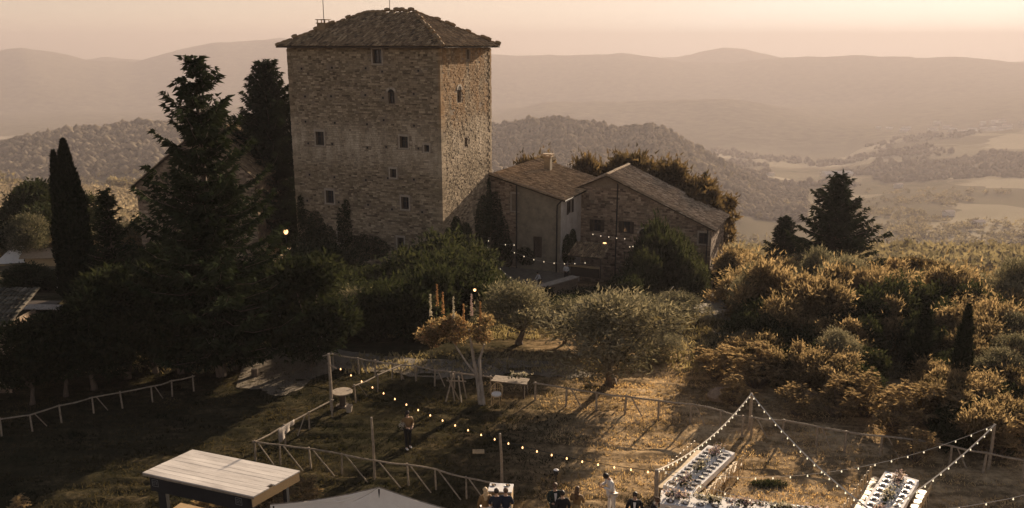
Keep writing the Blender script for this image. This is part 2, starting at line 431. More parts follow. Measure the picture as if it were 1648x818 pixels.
# ------------------------------------------------------------------ the land: one sheet out past the farthest ridge
def build_ground():
    fine = np.radians(np.arange(-42, 42.01, 0.2))
    coarse = np.radians(np.arange(44, 316.1, 4.0))
    az = np.concatenate([fine, coarse]); na = len(az)
    rr = [0.0, 4.0]
    while rr[-1] < 8950: rr.append(rr[-1] * (1.045 if rr[-1] < 24 else (1.0055 if rr[-1] < 46 else (1.018 if rr[-1] < 160 else 1.022))))
    rr = np.array(rr[1:])
    A, R = np.meshgrid(az, rr); X = R * np.sin(A); Y = R * np.cos(A)
    Z = H(X, Y)
    Z = Z + np.clip((R - 20) / 3, 0, 1) * np.clip((46.5 - R) / 3, 0, 1) * ((NZ.fbm(X * 1.7, Y * 1.7, 3) - 0.5) * 0.10 + (NZ.fbm(X * .45, Y * 2.6, 3) - 0.5) * 0.22)
    v = np.stack([X, Y, Z], -1).reshape(-1, 3)
    nr = len(rr)
    i = np.arange(nr - 1)[:, None]; k = np.arange(na)[None, :]; k2 = (k + 1) % na
    f = np.stack([i * na + k, i * na + k2, (i + 1) * na + k2, (i + 1) * na + k], -1).reshape(-1, 4)[:, ::-1]
    v = np.vstack([v, [[0, 0, float(H(0.0, 0.1))]]])
    me = np_mesh('ground', v, f, M['land'], smooth=True)
    o = obj('ground', me, kind='structure'); 
    m2 = MB(); m2.add(v[:na], [tuple(range(na))]); 
    return o
build_ground()
# ------------------------------------------------------------------ stone, roof and joinery
def stone_mat(name, c_dark, c_mid, c_light, stain=None):
    m, nt = new_mat(name)
    tc = N(nt, 'ShaderNodeTexCoord').outputs['Object']
    at = N(nt, 'ShaderNodeAttribute'); at.attribute_name = 'tone'
    n = noise(nt, tc, 9.0, 5, 0.7); big = noise(nt, tc, 0.35, 4, 0.6)
    f = math_(nt, 'ADD', math_(nt, 'MULTIPLY', at.outputs['Fac'], 0.50), math_(nt, 'MULTIPLY', n, 0.50))
    col = ramp(nt, f, [(0.26, c_dark), (0.48, c_mid), (0.80, c_light)])
    sx = N(nt, 'ShaderNodeSeparateXYZ'); nt.links.new(tc, sx.inputs[0])
    wn_ = math_(nt, 'ADD', sx.outputs[2], math_(nt, 'MULTIPLY', math_(nt, 'SUBTRACT', big, 0.5), 5.0))
    if stain == 'tower':
        mpb = N(nt, 'ShaderNodeMapping'); mpb.inputs['Scale'].default_value = (1.0, 1.0, 0.22)
        nt.links.new(tc, mpb.inputs[0]); drip = noise(nt, mpb.outputs[0], 0.9, 4, 0.6)
        # pale, lime-washed band in the middle of the tower
        band = math_(nt, 'MULTIPLY', math_(nt, 'SUBTRACT', 1.0, math_(nt, 'MULTIPLY', math_(nt, 'ABSOLUTE', math_(nt, 'SUBTRACT', wn_, 16.0)), 0.36)), 0.9, True)
        band = math_(nt, 'MULTIPLY', band, math_(nt, 'MULTIPLY', math_(nt, 'SUBTRACT', drip, 0.30), 3.2, True))
        col = mixc(nt, band, col, (0.62, 0.51, 0.38))
        # orange lichen high on the right hand face
        e1 = math_(nt, 'MULTIPLY', math_(nt, 'SUBTRACT', sx.outputs[0], 16.0), 6.0, True)
        e2 = math_(nt, 'MULTIPLY', math_(nt, 'SUBTRACT', wn_, 17.6), 0.7, True)
        e3 = math_(nt, 'MULTIPLY', math_(nt, 'SUBTRACT', drip, 0.38), 4.0, True)
        col = mixc(nt, math_(nt, 'MULTIPLY', math_(nt, 'MULTIPLY', e1, e2), math_(nt, 'MULTIPLY', e3, 0.62)), col, (0.36, 0.19, 0.07))
    lime = math_(nt, 'MULTIPLY', math_(nt, 'SUBTRACT', noise(nt, tc, 1.9, 6, 0.8), 0.585), 7.0, True)
    col = mixc(nt, math_(nt, 'MULTIPLY', lime, 0.5), col, (0.60, 0.50, 0.37))
    grime = math_(nt, 'MULTIPLY', math_(nt, 'SUBTRACT', noise(nt, tc, 0.8, 5, 0.7), 0.46), 3.0, True)
    col = mixc(nt, math_(nt, 'MULTIPLY', grime, 0.62), col, (0.11, 0.095, 0.062))
    finish(nt, col, 0.95, n, 0.6, 0.03, spec=0.1)
    return m
M['tower_stone'] = stone_mat('tower_stone', (0.10, 0.075, 0.048), (0.255, 0.193, 0.125), (0.50, 0.395, 0.27), 'tower')
M['house_stone'] = stone_mat('house_stone', (0.10, 0.07, 0.05), (0.28, 0.20, 0.14), (0.52, 0.40, 0.29))
M['mortar'] = simple('mortar', (0.27, 0.21, 0.15), (0.16, 0.12, 0.085), 2.2, 1.0, 0.5)
M['dressed_stone'] = simple('dressed_stone', (0.44, 0.37, 0.29), (0.27, 0.22, 0.17), 4, 0.9, 0.4)
def tile_mat(name, a, b, c):
    m, nt = new_mat(name)
    tc = N(nt, 'ShaderNodeTexCoord').outputs['Object']
    at = N(nt, 'ShaderNodeAttribute'); at.attribute_name = 'tone'
    n = noise(nt, tc, 5.0, 5, 0.7)
    f = math_(nt, 'ADD', math_(nt, 'MULTIPLY', at.outputs['Fac'], 0.6), math_(nt, 'MULTIPLY', n, 0.4))
    col = ramp(nt, f, [(0.2, a), (0.5, b), (0.85, c)])
    lich = math_(nt, 'MULTIPLY', math_(nt, 'SUBTRACT', noise(nt, tc, 1.3, 6, 0.8), 0.54), 6.0, True)
    col = mixc(nt, math_(nt, 'MULTIPLY', lich, 0.5), col, (0.30, 0.27, 0.20))
    finish(nt, col, 0.9, n, 0.4, 0.02, spec=0.2)
    return m
M['roof_tile'] = tile_mat('clay_tile', (0.085, 0.058, 0.036), (0.25, 0.17, 0.095), (0.52, 0.38, 0.23))
M['roof_tile_pale'] = tile_mat('clay_tile_weathered', (0.12, 0.088, 0.058), (0.31, 0.225, 0.145), (0.62, 0.49, 0.35))

def wall_grid(mb, o, ux, w, top, holes, depth, nrm):
    """a wall with real openings. o origin (bottom left), ux unit vector along, top(u) height, nrm outward normal"""
    o = np.array(o, float); ux = np.array(ux, float); nrm = np.array(nrm, float); uz = np.array([0, 0, 1.0])
    us = sorted(set([0, w] + [h[0] for h in holes] + [h[1] for h in holes] + [w * k / 8 for k in range(9)]))
    zs = sorted(set([0] + [h[2] for h in holes] + [h[3] for h in holes])); zt = None
    zs.append('top')
    pt = lambda u, z: o + ux * u + uz * (top(u) if z == 'top' else z)
    for i in range(len(us) - 1):
        for j in range(len(zs) - 1):
            uc = (us[i] + us[i + 1]) / 2
            if zs[j + 1] != 'top':
                zc = (zs[j] + zs[j + 1]) / 2
                if any(h[0] < uc < h[1] and h[2] < zc < h[3] for h in holes): continue
            q = [pt(us[i], zs[j]), pt(us[i + 1], zs[j]), pt(us[i + 1], zs[j + 1]), pt(us[i], zs[j + 1])]
            mb.add(q, [(0, 1, 2, 3)])
    for h in holes:
        a, b, c, d = pt(h[0], h[2]), pt(h[1], h[2]), pt(h[1], h[3]), pt(h[0], h[3]); k = -nrm * depth
        for p, q in ((a, b), (b, c), (c, d), (d, a)):
            mb.add([p, q, q + k, p + k], [(0, 1, 2, 3)])
def stonework(mb, o, ux, w, top, holes, nrm, seed, cw=0.36, ch=0.155, corner=True):
    """coursed rubble: every stone a small block standing a little proud of the mortar"""
    rg = random.Random(seed)
    o = np.array(o, float); ux = np.array(ux, float); nrm = np.array(nrm, float)
    z = 0.0; row = 0
    while True:
        h = ch * rg.uniform(0.75, 1.3); u = -0.02 if corner else 0.03
        if z > max(top(0), top(w), top(w / 2)): break
        row += 1
        while u < w:
            l = cw * rg.uniform(0.55, 1.5)
            if corner and (u < 0.1 or u + l > w - 0.25): l = max(l, 0.5 if row % 2 else 0.32)
            u2 = min(u + l, w + 0.02); zc = z + h / 2; uc = (u + u2) / 2
            if z + h < top(min(max(uc, 0), w)) - 0.02 and not any(a - 0.06 < u2 and u < b + 0.06 and c - 0.05 < z + h and z < d + 0.05 for a, b, c, d in holes) and rg.random() > 0.035:
                g = 0.018; pr = rg.uniform(0.008, 0.045)
                def pt(uu, zz, k): return o + ux * uu + np.array([0, 0, zz]) + nrm * k
                j = lambda s=0.012: rg.uniform(-s, s)
                fr = [pt(u + g + j(), z + g + j(), pr), pt(u2 - g + j(), z + g + j(), pr), pt(u2 - g + j(), z + h - g + j(), pr), pt(u + g + j(), z + h - g + j(), pr)]
                bk = [pt(u + g * .3, z + g * .3, -0.01), pt(u2 - g * .3, z + g * .3, -0.01), pt(u2 - g * .3, z + h - g * .3, -0.01), pt(u + g * .3, z + h - g * .3, -0.01)]
                mb.add(fr + bk, [(0, 1, 2, 3), (4, 5, 1, 0), (5, 6, 2, 1), (6, 7, 3, 2), (7, 4, 0, 3)], min(1, max(0, rg.gauss(0.5, 0.24))))
            u = u2
        z += h
def window(par, o, ux, nrm, u0, u1, z0, z1, name='window', inset=0.25, pane='glass', frame='dark_wood', surround=True, shutters=None, arch=False, cross=True):
    o = np.array(o, float); ux = np.array(ux, float); nrm = np.array(nrm, float)
    pt = lambda u, z, k: o + ux * u + np.array([0, 0, z]) + nrm * k
    A = np.column_stack([ux, nrm, [0, 0, 1]])
    f = MB(); w = u1 - u0; h = z1 - z0; t = 0.07
    for (uc, zc, du, dz) in ((u0 + t / 2, (z0 + z1) / 2, t, h), (u1 - t / 2, (z0 + z1) / 2, t, h), ((u0 + u1) / 2, z0 + t / 2, w - 2 * t, t), ((u0 + u1) / 2, z1 - t / 2, w - 2 * t, t)):
        f.box(pt(uc, zc, -inset), (du, 0.07, dz), M=A)
    if cross and w > 0.5:
        f.box(pt((u0 + u1) / 2, (z0 + z1) / 2, -inset + 0.005), (0.045, 0.05, h - 2 * t), M=A)
        f.box(pt((u0 + u1) / 2, z0 + h * 0.6, -inset + 0.012), (w - 2 * t, 0.04, 0.04), M=A)
    fo = f.build(name, M[frame], par)
    p = MB(); p.box(pt((u0 + u1) / 2, (z0 + z1) / 2, -inset - 0.03), (w - 2 * t, 0.02, h - 2 * t), M=A)
    p.build('pane', M[pane], fo)
    if surround:
        s = MB(); e = 0.14
        s.box(pt((u0 + u1) / 2, z0 - 0.06, -0.02), (w + 2 * e, 0.2, 0.12), M=A)
        s.box(pt((u0 + u1) / 2, z1 + 0.10, -0.03), (w + 2 * e, 0.18, 0.2), M=A)
        for uu in (u0 - e / 2, u1 + e / 2): s.box(pt(uu, (z0 + z1) / 2, -0.035), (e - 0.006, 0.17, h - 0.004), M=A)
        s.build('stone_surround', M['dressed_stone'], fo)
    if arch:
        s = MB(); n = 9; R = w / 2
        c = [(u0 + R - R * math.cos(math.pi * k / n), z1 + R * 0.9 * math.sin(math.pi * k / n)) for k in range(n + 1)]
        v = [pt(a, b, 0.05) for a, b in c] + [pt((u0 + u1) / 2, z1, 0.05)]
        s.add(v, [(k, k + 1, n + 1) for k in range(n)]); s.build('arch_head', M['dark_stuff'], fo)
        vs = MB()
        for k in range(n):
            a0, a1 = math.pi * k / n, math.pi * (k + 1) / n; r1, r2 = R, R + 0.22
            q = [pt(u0 + R - r * math.cos(a), z1 + r * 0.9 * math.sin(a), kk) for kk in (0.07, -0.02) for r, a in ((r1, a0), (r1, a1), (r2, a1), (r2, a0))]
            vs.add(q, [(0, 1, 2, 3), (4, 7, 6, 5), (0, 4, 5, 1), (1, 5, 6, 2), (2, 6, 7, 3), (3, 7, 4, 0)], random.random())
        vs.build('voussoirs', M['dressed_stone'], fo)
    if shutters:
        for sgn in (-1, 1):
            s = MB(); uu = (u0 - w * 0.26) if sgn < 0 else (u1 + w * 0.26)
            s.box(pt(uu, (z0 + z1) / 2, 0.06), (w * 0.5, 0.04, h), M=A)
            for k in range(9): s.box(pt(uu, z0 + h * (k + 0.5) / 9, 0.085), (w * 0.42, 0.02, h / 9 * 0.55), M=A)
            s.build('shutter', M[shutters], fo)
    return fo
def tiled_slope(mb, a, b, c, d, seed, tw=0.23, tl=0.40, tone0=0.0, jit=1.0):
    """round clay tiles on the roof plane a-b (eave, left to right), d-c (ridge, left to right)"""
    rg = random.Random(seed)
    a, b, c, d = [np.array(q, float) for q in (a, b, c, d)]
    n = np.cross(b - a, d - a); n /= np.linalg.norm(n)
    if n[2] < 0: n = -n
    ux = (b - a) / np.linalg.norm(b - a); up = np.cross(n, ux); up /= np.linalg.norm(up)
    if up[2] < 0: up = -up
    W = max(np.dot(q - a, ux) for q in (a, b, c, d)); W0 = min(np.dot(q - a, ux) for q in (a, b, c, d))
    Hh = max(np.dot(d - a, up), np.dot(c - a, up))
    le = lambda t: (np.dot(d - a, ux)) * t / max(1e-6, np.dot(d - a, up))
    re = lambda t: np.dot(b - a, ux) + (np.dot(c - b, ux)) * t / max(1e-6, np.dot(c - a, up))
    cols = int((W - W0) / tw) + 1; rows = int(Hh / tl) + 1; seg = 4
    for r in range(rows):
        t0 = r * tl - 0.06
        for k in range(cols):
            u = W0 + (k + 0.5) * tw
            tc = r * tl + tl / 2
            if tc > Hh or u < le(tc) - tw * 0.3 or u > re(tc) + tw * 0.3: continue
            u += rg.gauss(0, 0.012) * jit; q0 = t0 + rg.gauss(0, 0.03) * jit; lift = rg.uniform(0, 0.03)
            rot = rg.gauss(0, 0.05) * jit; L = tl * 1.14; v = []
            for e, (tt, rr, hh) in enumerate(((q0, tw * 0.50, 0.02 + lift), (q0 + L, tw * 0.40, 0.0))):
                for s_ in range(seg + 1):
                    an = math.pi * s_ / seg
                    v.append(a + ux * (u + rr * math.cos(an) + (rot * L * e)) + up * tt + n * (rr * 0.75 * math.sin(an) + hh + 0.02))
            f = [(s_, s_ + 1, seg + 2 + s_, seg + 1 + s_) for s_ in range(seg)] + [tuple(range(seg + 1))]
            mb.add(v, f, min(1, max(0, rg.gauss(0.45 + tone0, 0.22))))
def roof_slab(mb, pts, t=0.10):
    pts = [np.array(p, float) for p in pts]; k = len(pts)
    v = pts + [p - np.array([0, 0, t]) for p in pts]
    mb.add(v, [tuple(range(k)), tuple(reversed(range(k, 2 * k)))] + [(i, i + k, (i + 1) % k + k, (i + 1) % k) for i in range(k)])

# ------------------------------------------------------------------ the tower
TD = math.radians(23.0)                                 # the houses and the tower share one alignment
AX = np.array([math.cos(TD), -math.sin(TD), 0.0]); AY = np.array([math.sin(TD), math.cos(TD), 0.0])
TC = np.array([-6.35, 76.0, 0.0])                       # near corner of the tower
TW, TDp = 16.2, 10.8
TB = -7.5
TH = CAM_H - TB + 0.0                                   # eaves stand at the height of the camera
def build_tower():
    o = TC - AX * TW; o[2] = TB
    t = thing('stone_tower', 'massive square medieval stone tower with tiled hip roof above the bushes', 'tower', o, -TD)
    F = lambda px: 0
    fw = []                                             # openings found on the photograph: px, py, width, height in metres
    def loc(px, py, face):
        d = ray(px, py); org = np.array([0, 0, CAM_H]); dd = np.array(d)
        nrm = -AY if face == 'f' else AX
        k = ((TC - org) @ nrm) / (dd @ nrm); p = org + dd * k - TC
        return ((p @ AX) + TW if face == 'f' else p @ AY), p[2] - TB
    fr = [(607, 91, 0.95, 1.25, 0), (630, 158, 0.65, 1.0, 1), (515, 223, 0.95, 1.3, 0), (650, 229, 0.85, 1.05, 0), (687, 239, 0.5, 0.6, 0), (633, 279, 0.65, 0.8, 0),
          (531, 317, 0.9, 1.25, 0), (652, 327, 0.8, 1.15, 0), (548, 383, 0.6, 0.95, 0), (645, 392, 0.7, 1.15, 0)]
    sd = [(753, 88, 0.5, 0.85, 0), (739, 155, 0.75, 1.15, 1), (750, 229, 0.55, 0.85, 0)]
    hf = []; hs = []
    for lst, out, face in ((fr, hf, 'f'), (sd, hs, 's')):
        for px, py, w, h, arch in lst:
            u, z = loc(px, py, face); out.append((u - w / 2, u + w / 2, z - h / 2, z + h / 2, arch))
    top = lambda u: TH
    w1 = MB(); wall_grid(w1, (0, 0, 0), (1, 0, 0), TW, top, [h[:4] for h in hf], 0.6, (0, -1, 0)); w1.build('front_wall', M['mortar'], t)
    w2 = MB(); wall_grid(w2, (TW, 0, 0), (0, 1, 0), TDp, top, [h[:4] for h in hs], 0.6, (1, 0, 0)); w2.build('side_wall', M['mortar'], t)
    w3 = MB(); wall_grid(w3, (0, TDp, 0), (0, -1, 0), TDp, top, [], 0.5, (-1, 0, 0)); w3.build('side_wall', M['mortar'], t)
    w4 = MB(); wall_grid(w4, (TW, TDp, 0), (-1, 0, 0), TW, top, [], 0.5, (0, 1, 0)); w4.build('back_wall', M['mortar'], t)
    # small putlog holes left out of the masonry
    rg = random.Random(5); put = []
    for z in (22.7, 20.5, 18.1, 15.6, 12.9, 10.3):
        for u in (1.3, 4.6, 8.3, 10.6, 13.6): put.append((u + rg.uniform(-.4, .4), z + rg.uniform(-.3, .3)))
    ph = [(a, a + 0.2, b, b + 0.2) for a, b in put]
    s1 = MB(); stonework(s1, (0, 0, 0), (1, 0, 0), TW, top, [h[:4] for h in hf] + ph, (0, -1, 0), 3); s1.build('front_stones', M['tower_stone'], t, kind='stuff')
    s2 = MB(); stonework(s2, (TW, 0, 0), (0, 1, 0), TDp, top, [h[:4] for h in hs] + [(2.2, 2.4, 19.0, 19.2), (8.2, 8.4, 19.3, 19.5), (3, 3.2, 9, 9.2)], (1, 0, 0), 4); s2.build('side_stones', M['tower_stone'], t, kind='stuff')
    s3 = MB(); stonework(s3, (0, TDp, 0), (0, -1, 0), TDp, top, [], (-1, 0, 0), 6, 0.6, 0.3); s3.build('side_stones', M['tower_stone'], t, kind='stuff')
    q = MB(); z = 0.0; k = 0; rq = random.Random(17)
    while z < TH - .3:
        h = rq.uniform(.26, .40); l1, l2 = (rq.uniform(.6, .85), rq.uniform(.32, .45)) if k % 2 else (rq.uniform(.32, .45), rq.uniform(.6, .85)); k += 1; e = rq.uniform(.045, .075)
        q.box((TW + e - l1 / 2, -e + l2 / 2, z + h / 2), (l1, l2, h - .03), tone=rq.uniform(.25, .8)); q.box((-e + l1 / 2, -e + l2 / 2, z + h / 2), (l1, l2, h - .03), tone=rq.uniform(.25, .8)); q.box((TW + e - l1 / 2, TDp + e - l2 / 2, z + h / 2), (l1, l2, h - .03), tone=rq.uniform(.25, .8)); z += h
    q.build('corner_stones', M['tower_stone'], t, kind='stuff')
    b = MB()
    for a, z in put: b.box((a + 0.1, 0.001, z + 0.1), (0.19, 0.02, 0.19))
    b.build('putlog_holes', M['dark_stuff'], t, kind='stuff')
    for u0, u1, z0, z1, arch in hf: window(t, (0, 0, 0), (1, 0, 0), (0, -1, 0), u0, u1, z0, z1, inset=0.3, arch=bool(arch), surround=not arch)
    for u0, u1, z0, z1, arch in hs: window(t, (TW, 0, 0), (0, 1, 0), (1, 0, 0), u0, u1, z0, z1, inset=0.3, arch=bool(arch), surround=False)
    # roof
    e = 0.75; rz_ = 3.15; zb = TH + 0.02
    A, B, Cc, D = (-e, -e, zb), (TW + e, -e, zb), (TW + e, TDp + e, zb), (-e, TDp + e, zb)
    hd = TDp / 2; R1, R2 = (hd + 0.1, hd, zb + rz_), (TW - hd - 0.1, hd, zb + rz_)
    sl = MB()
    lo = lambda p: (p[0], p[1], p[2] - 0.06)
    sl.add([lo(A), lo(B), lo(Cc), lo(D), lo(R1), lo(R2)], [(0, 1, 5, 4), (1, 2, 5), (2, 3, 4, 5), (3, 0, 4), (3, 2, 1, 0)])
    sl.box((TW / 2, -e + 0.04, zb - 0.10), (TW + 2 * e, 0.06, 0.1)); sl.box((TW + e - 0.04, TDp / 2, zb - 0.10), (0.06, TDp + 2 * e - 0.2, 0.1))
    sl.build('roof_deck', M['dark_wood'], t)
    rf = MB()
    tiled_slope(rf, A, B, R2, R1, 11); tiled_slope(rf, B, Cc, R2, R2, 12); tiled_slope(rf, D, A, R1, R1, 13); tiled_slope(rf, Cc, D, R1, R2, 14)
    rf.build('roof_tiles', M['roof_tile'], t, kind='stuff')
    rt = MB(); rt.tube([(0, -0.28, 0), (0, 0, 0.03), (0, 0.28, 0)], [0.17, 0.17, 0.14], 8); rme = rt.mesh('ridge_tile', M['roof_tile'])
    rg = random.Random(2)
    def run(p, q, n, lump):
        p, q = np.array(p), np.array(q); d = q - p
        for k in range(n):
            c = p + d * (k + 0.5) / n; ob = obj('ridge_tile', rme, t); up = 0.06
            if rg.random() < lump: up = 0.22
            ob.location = (c[0], c[1], c[2] + up)
            ob.rotation_euler = (math.atan2(d[2], math.hypot(d[0], d[1])) + rg.gauss(0, .06), 0, math.atan2(-d[0], d[1]) + rg.gauss(0, .08))
            s_ = rg.uniform(0.85, 1.1) + (0.12 if up > 0.1 else 0); ob.scale = (s_, rg.uniform(0.85, 1.1), s_)
    run(R1, R2, 10, 0.45); run(A, R1, 17, 0.25); run(B, R2, 17, 0.3); run(Cc, R2, 17, 0.3)
    # small brick flue on the left slope with a slab top
    ch = MB(); ch.box((2.6, 2.3, zb + 1.7), (0.9, 0.8, 0.9)); ch.box((2.6, 2.3, zb + 2.12), (1.05, 0.95, 0.08))
    for dx in (-.42, .42):
        for dy in (-.34, .34): ch.box((2.6 + dx, 2.3 + dy, zb + 2.28), (0.07, 0.07, 0.26))
    ch.box((2.6, 2.3, zb + 2.44), (1.15, 0.95, 0.06)); ch.build('chimney', M['roof_tile'], t)
    for (x, y, z0, h, r) in ((1.35, 4.2, zb + 1.2, 4.3, 0.035), (8.1, 5.4, zb + 3.1, 2.3, 0.03)):
        a = MB(); a.tube([(x, y, z0), (x, y, z0 + h)], r, 5); a.tube([(x, y, z0 + h * 0.995), (x, y, z0 + h * 1.03)], r * 0.5, 5)
        a.build('mast', M['iron'], t)
build_tower()

# ------------------------------------------------------------------ plastered house wing beside the tower
def frame_obj(o): return lambda u, v, z: np.array(o) + AX * u + AY * v + np.array([0, 0, z])
def build_plaster_wing():
    o = TC + AY * TDp * 0.985; o = np.array([o[0], o[1], -8.0])
    t = thing('plastered_farmhouse', 'plastered farmhouse wing with tiled lean-to roof against the right side of the tower', 'house', o, -TD)
    W = 7.7; Dp = 13.5; zL = 4.75 - o[2]; zR = 2.72 - o[2]; top = lambda u: zL + (zR - zL) * min(max(u / W, 0), 1)
    def loc(px, py):
        d = np.array(ray(px, py)); org = np.array([0, 0, CAM_H]); nrm = -AY
        k = ((o * [1, 1, 0] - org) @ nrm) / (d @ nrm); p = org + d * k - o
        return p @ AX, p[2]
    hs = []
    for px, py, w, h in ((829, 326, 0.75, 1.75),): u, z = loc(px, py); hs.append((u - w / 2, u + w / 2, z - h / 2, z + h / 2))
    door = []
    for px, py, w, h in ((832, 402, 1.5, 2.6), (865, 398, 0.95, 2.2)): u, z = loc(px, py); door.append((u - w / 2, u + w / 2, z - h / 2, z + h / 2))
    m = MB(); wall_grid(m, (0, 0, 0), (1, 0, 0), 3.0, top, [h for h in hs + door[:1] if h[1] < 3.0], 0.4, (0, -1, 0))
    m.build('stone_wall', M['mortar'], t)
    us = 3.0
    s = MB(); stonework(s, (0, 0, 0), (1, 0, 0), 3.0, top, [h for h in hs + door[:1]], (0, -1, 0), 21); s.build('stones', M['house_stone'], t, kind='stuff')
    m = MB(); wall_grid(m, (us, -0.05, 0), (1, 0, 0), W - us, lambda u: top(u + us), [(door[1][0] - us, door[1][1] - us, door[1][2], door[1][3])], 0.4, (0, -1, 0))
    m.add([(us, -0.05, 0), (us, -0.05, top(us)), (us, 0.1, top(us)), (us, 0.1, 0)], [(0, 1, 2, 3)])
    m.build('plaster_wall', M['plaster'], t)
    sw = (2.2, 3.2, 2.72 - o[2] - 1.85, 2.72 - o[2] - 0.5)
    m = MB(); wall_grid(m, (W, -0.05, 0), (0, 1, 0), Dp, lambda u: zR, [sw], 0.4, (1, 0, 0)); m.build('side_wall', M['pale_plaster'], t)
    m = MB(); wall_grid(m, (0, Dp, 0), (1, 0, 0), W, top, [], 0.4, (0, 1, 0)); m.build('back_wall', M['plaster'], t)
    for h in hs: window(t, (0, 0, 0), (1, 0, 0), (0, -1, 0), *h, inset=0.2)
    for k, h in enumerate(door):
        d = MB(); d.box(((h[0] + h[1]) / 2, 0.22, (h[2] + h[3]) / 2), (h[1] - h[0], 0.08, h[3] - h[2]))
        for q in range(4): d.box((h[0] + (q + 0.5) * (h[1] - h[0]) / 4, 0.17, (h[2] + h[3]) / 2), ((h[1] - h[0]) / 4 - 0.03, 0.03, h[3] - h[2] - 0.1))
        dd = d.build('door', M['dark_wood'], t)
        kb = MB(); kb.blob((h[1] - 0.15, 0.10, h[2] + 1.0), (0.04, 0.04, 0.04)); kb.build('door_handle', M['iron'], dd)
    window(t, (W, -0.05, 0), (0, 1, 0), (1, 0, 0), *sw, inset=0.15, shutters='dark_wood', surround=False)
    e = 0.45
    A_, B_ = (-0.0, -e, zL + 0.1), (W + e, -e, zR + 0.1 - e * (zL - zR) / W); D_, C_ = (0, Dp, zL + 0.1), (W + e, Dp, B_[2])
    r = MB(); roof_slab(r, [A_, B_, C_, D_], 0.12); r.build('roof_deck', M['dark_wood'], t)
    r = MB()
    tiled_slope(r, C_, B_, A_, D_, 31, tone0=0.12); r.build('roof_tiles', M['roof_tile'], t, kind='stuff')
    # verge tiles along the front edge
    vt = MB(); vt.tube([(-0.3, 0, 0), (0, 0, 0.03), (0.3, 0, 0)], [0.12, 0.12, 0.10], 6); vme = vt.mesh('verge_tile', M['roof_tile_pale'])
    for k in range(15):
        ob = obj('verge_tile', vme, t); f = (k + 0.5) / 15; ob.location = (A_[0] + (B_[0] - A_[0]) * f, -e + 0.05, A_[2] + (B_[2] - A_[2]) * f + 0.09 + random.uniform(0, 0.05)); ob.rotation_euler = (0, math.atan((zL - zR) / W), random.gauss(0, .05))
    ch = MB(); ch.box((2.7, 9.5, zR + 1.95), (0.7, 0.7, 1.9), tone=0.3); ch.build('chimney', M['plaster'], t)
    cc = MB(); cc.box((2.7, 9.5, zR + 2.94), (.95, .95, 0.1))
    for dx in (-.4, .4):
        for dy in (-.4, .4): cc.box((2.7 + dx * .8, 9.5 + dy * .8, zR + 3.07), (0.12, 0.12, 0.2))
    cc.box((2.7, 9.5, zR + 3.21), (1.05, 1.05, 0.09)); cc.build('chimney_cap', M['roof_tile_pale'], t)
    for path in ([(W + 0.12, -0.18, zR - 0.05), (W - 0.35, -0.16, zR - 0.55), (W - 0.38, -0.16, zR - 1.2), (W - 0.38, -0.16, 1.2)], [(us - 0.05, -0.15, top(us) - 0.1), (us - 0.05, -0.15, 3.0)]):
        p = MB(); p.tube(path, 0.07, 6); p.build('drainpipe', M['iron'], t)
    g = MB(); g.tube([(W + e + 0.05, -e, B_[2] - 0.05), (W + e + 0.05, Dp, B_[2] - 0.05)], 0.08, 6); g.build('gutter', M['iron'], t)
    return o, W, Dp
PW = build_plaster_wing()

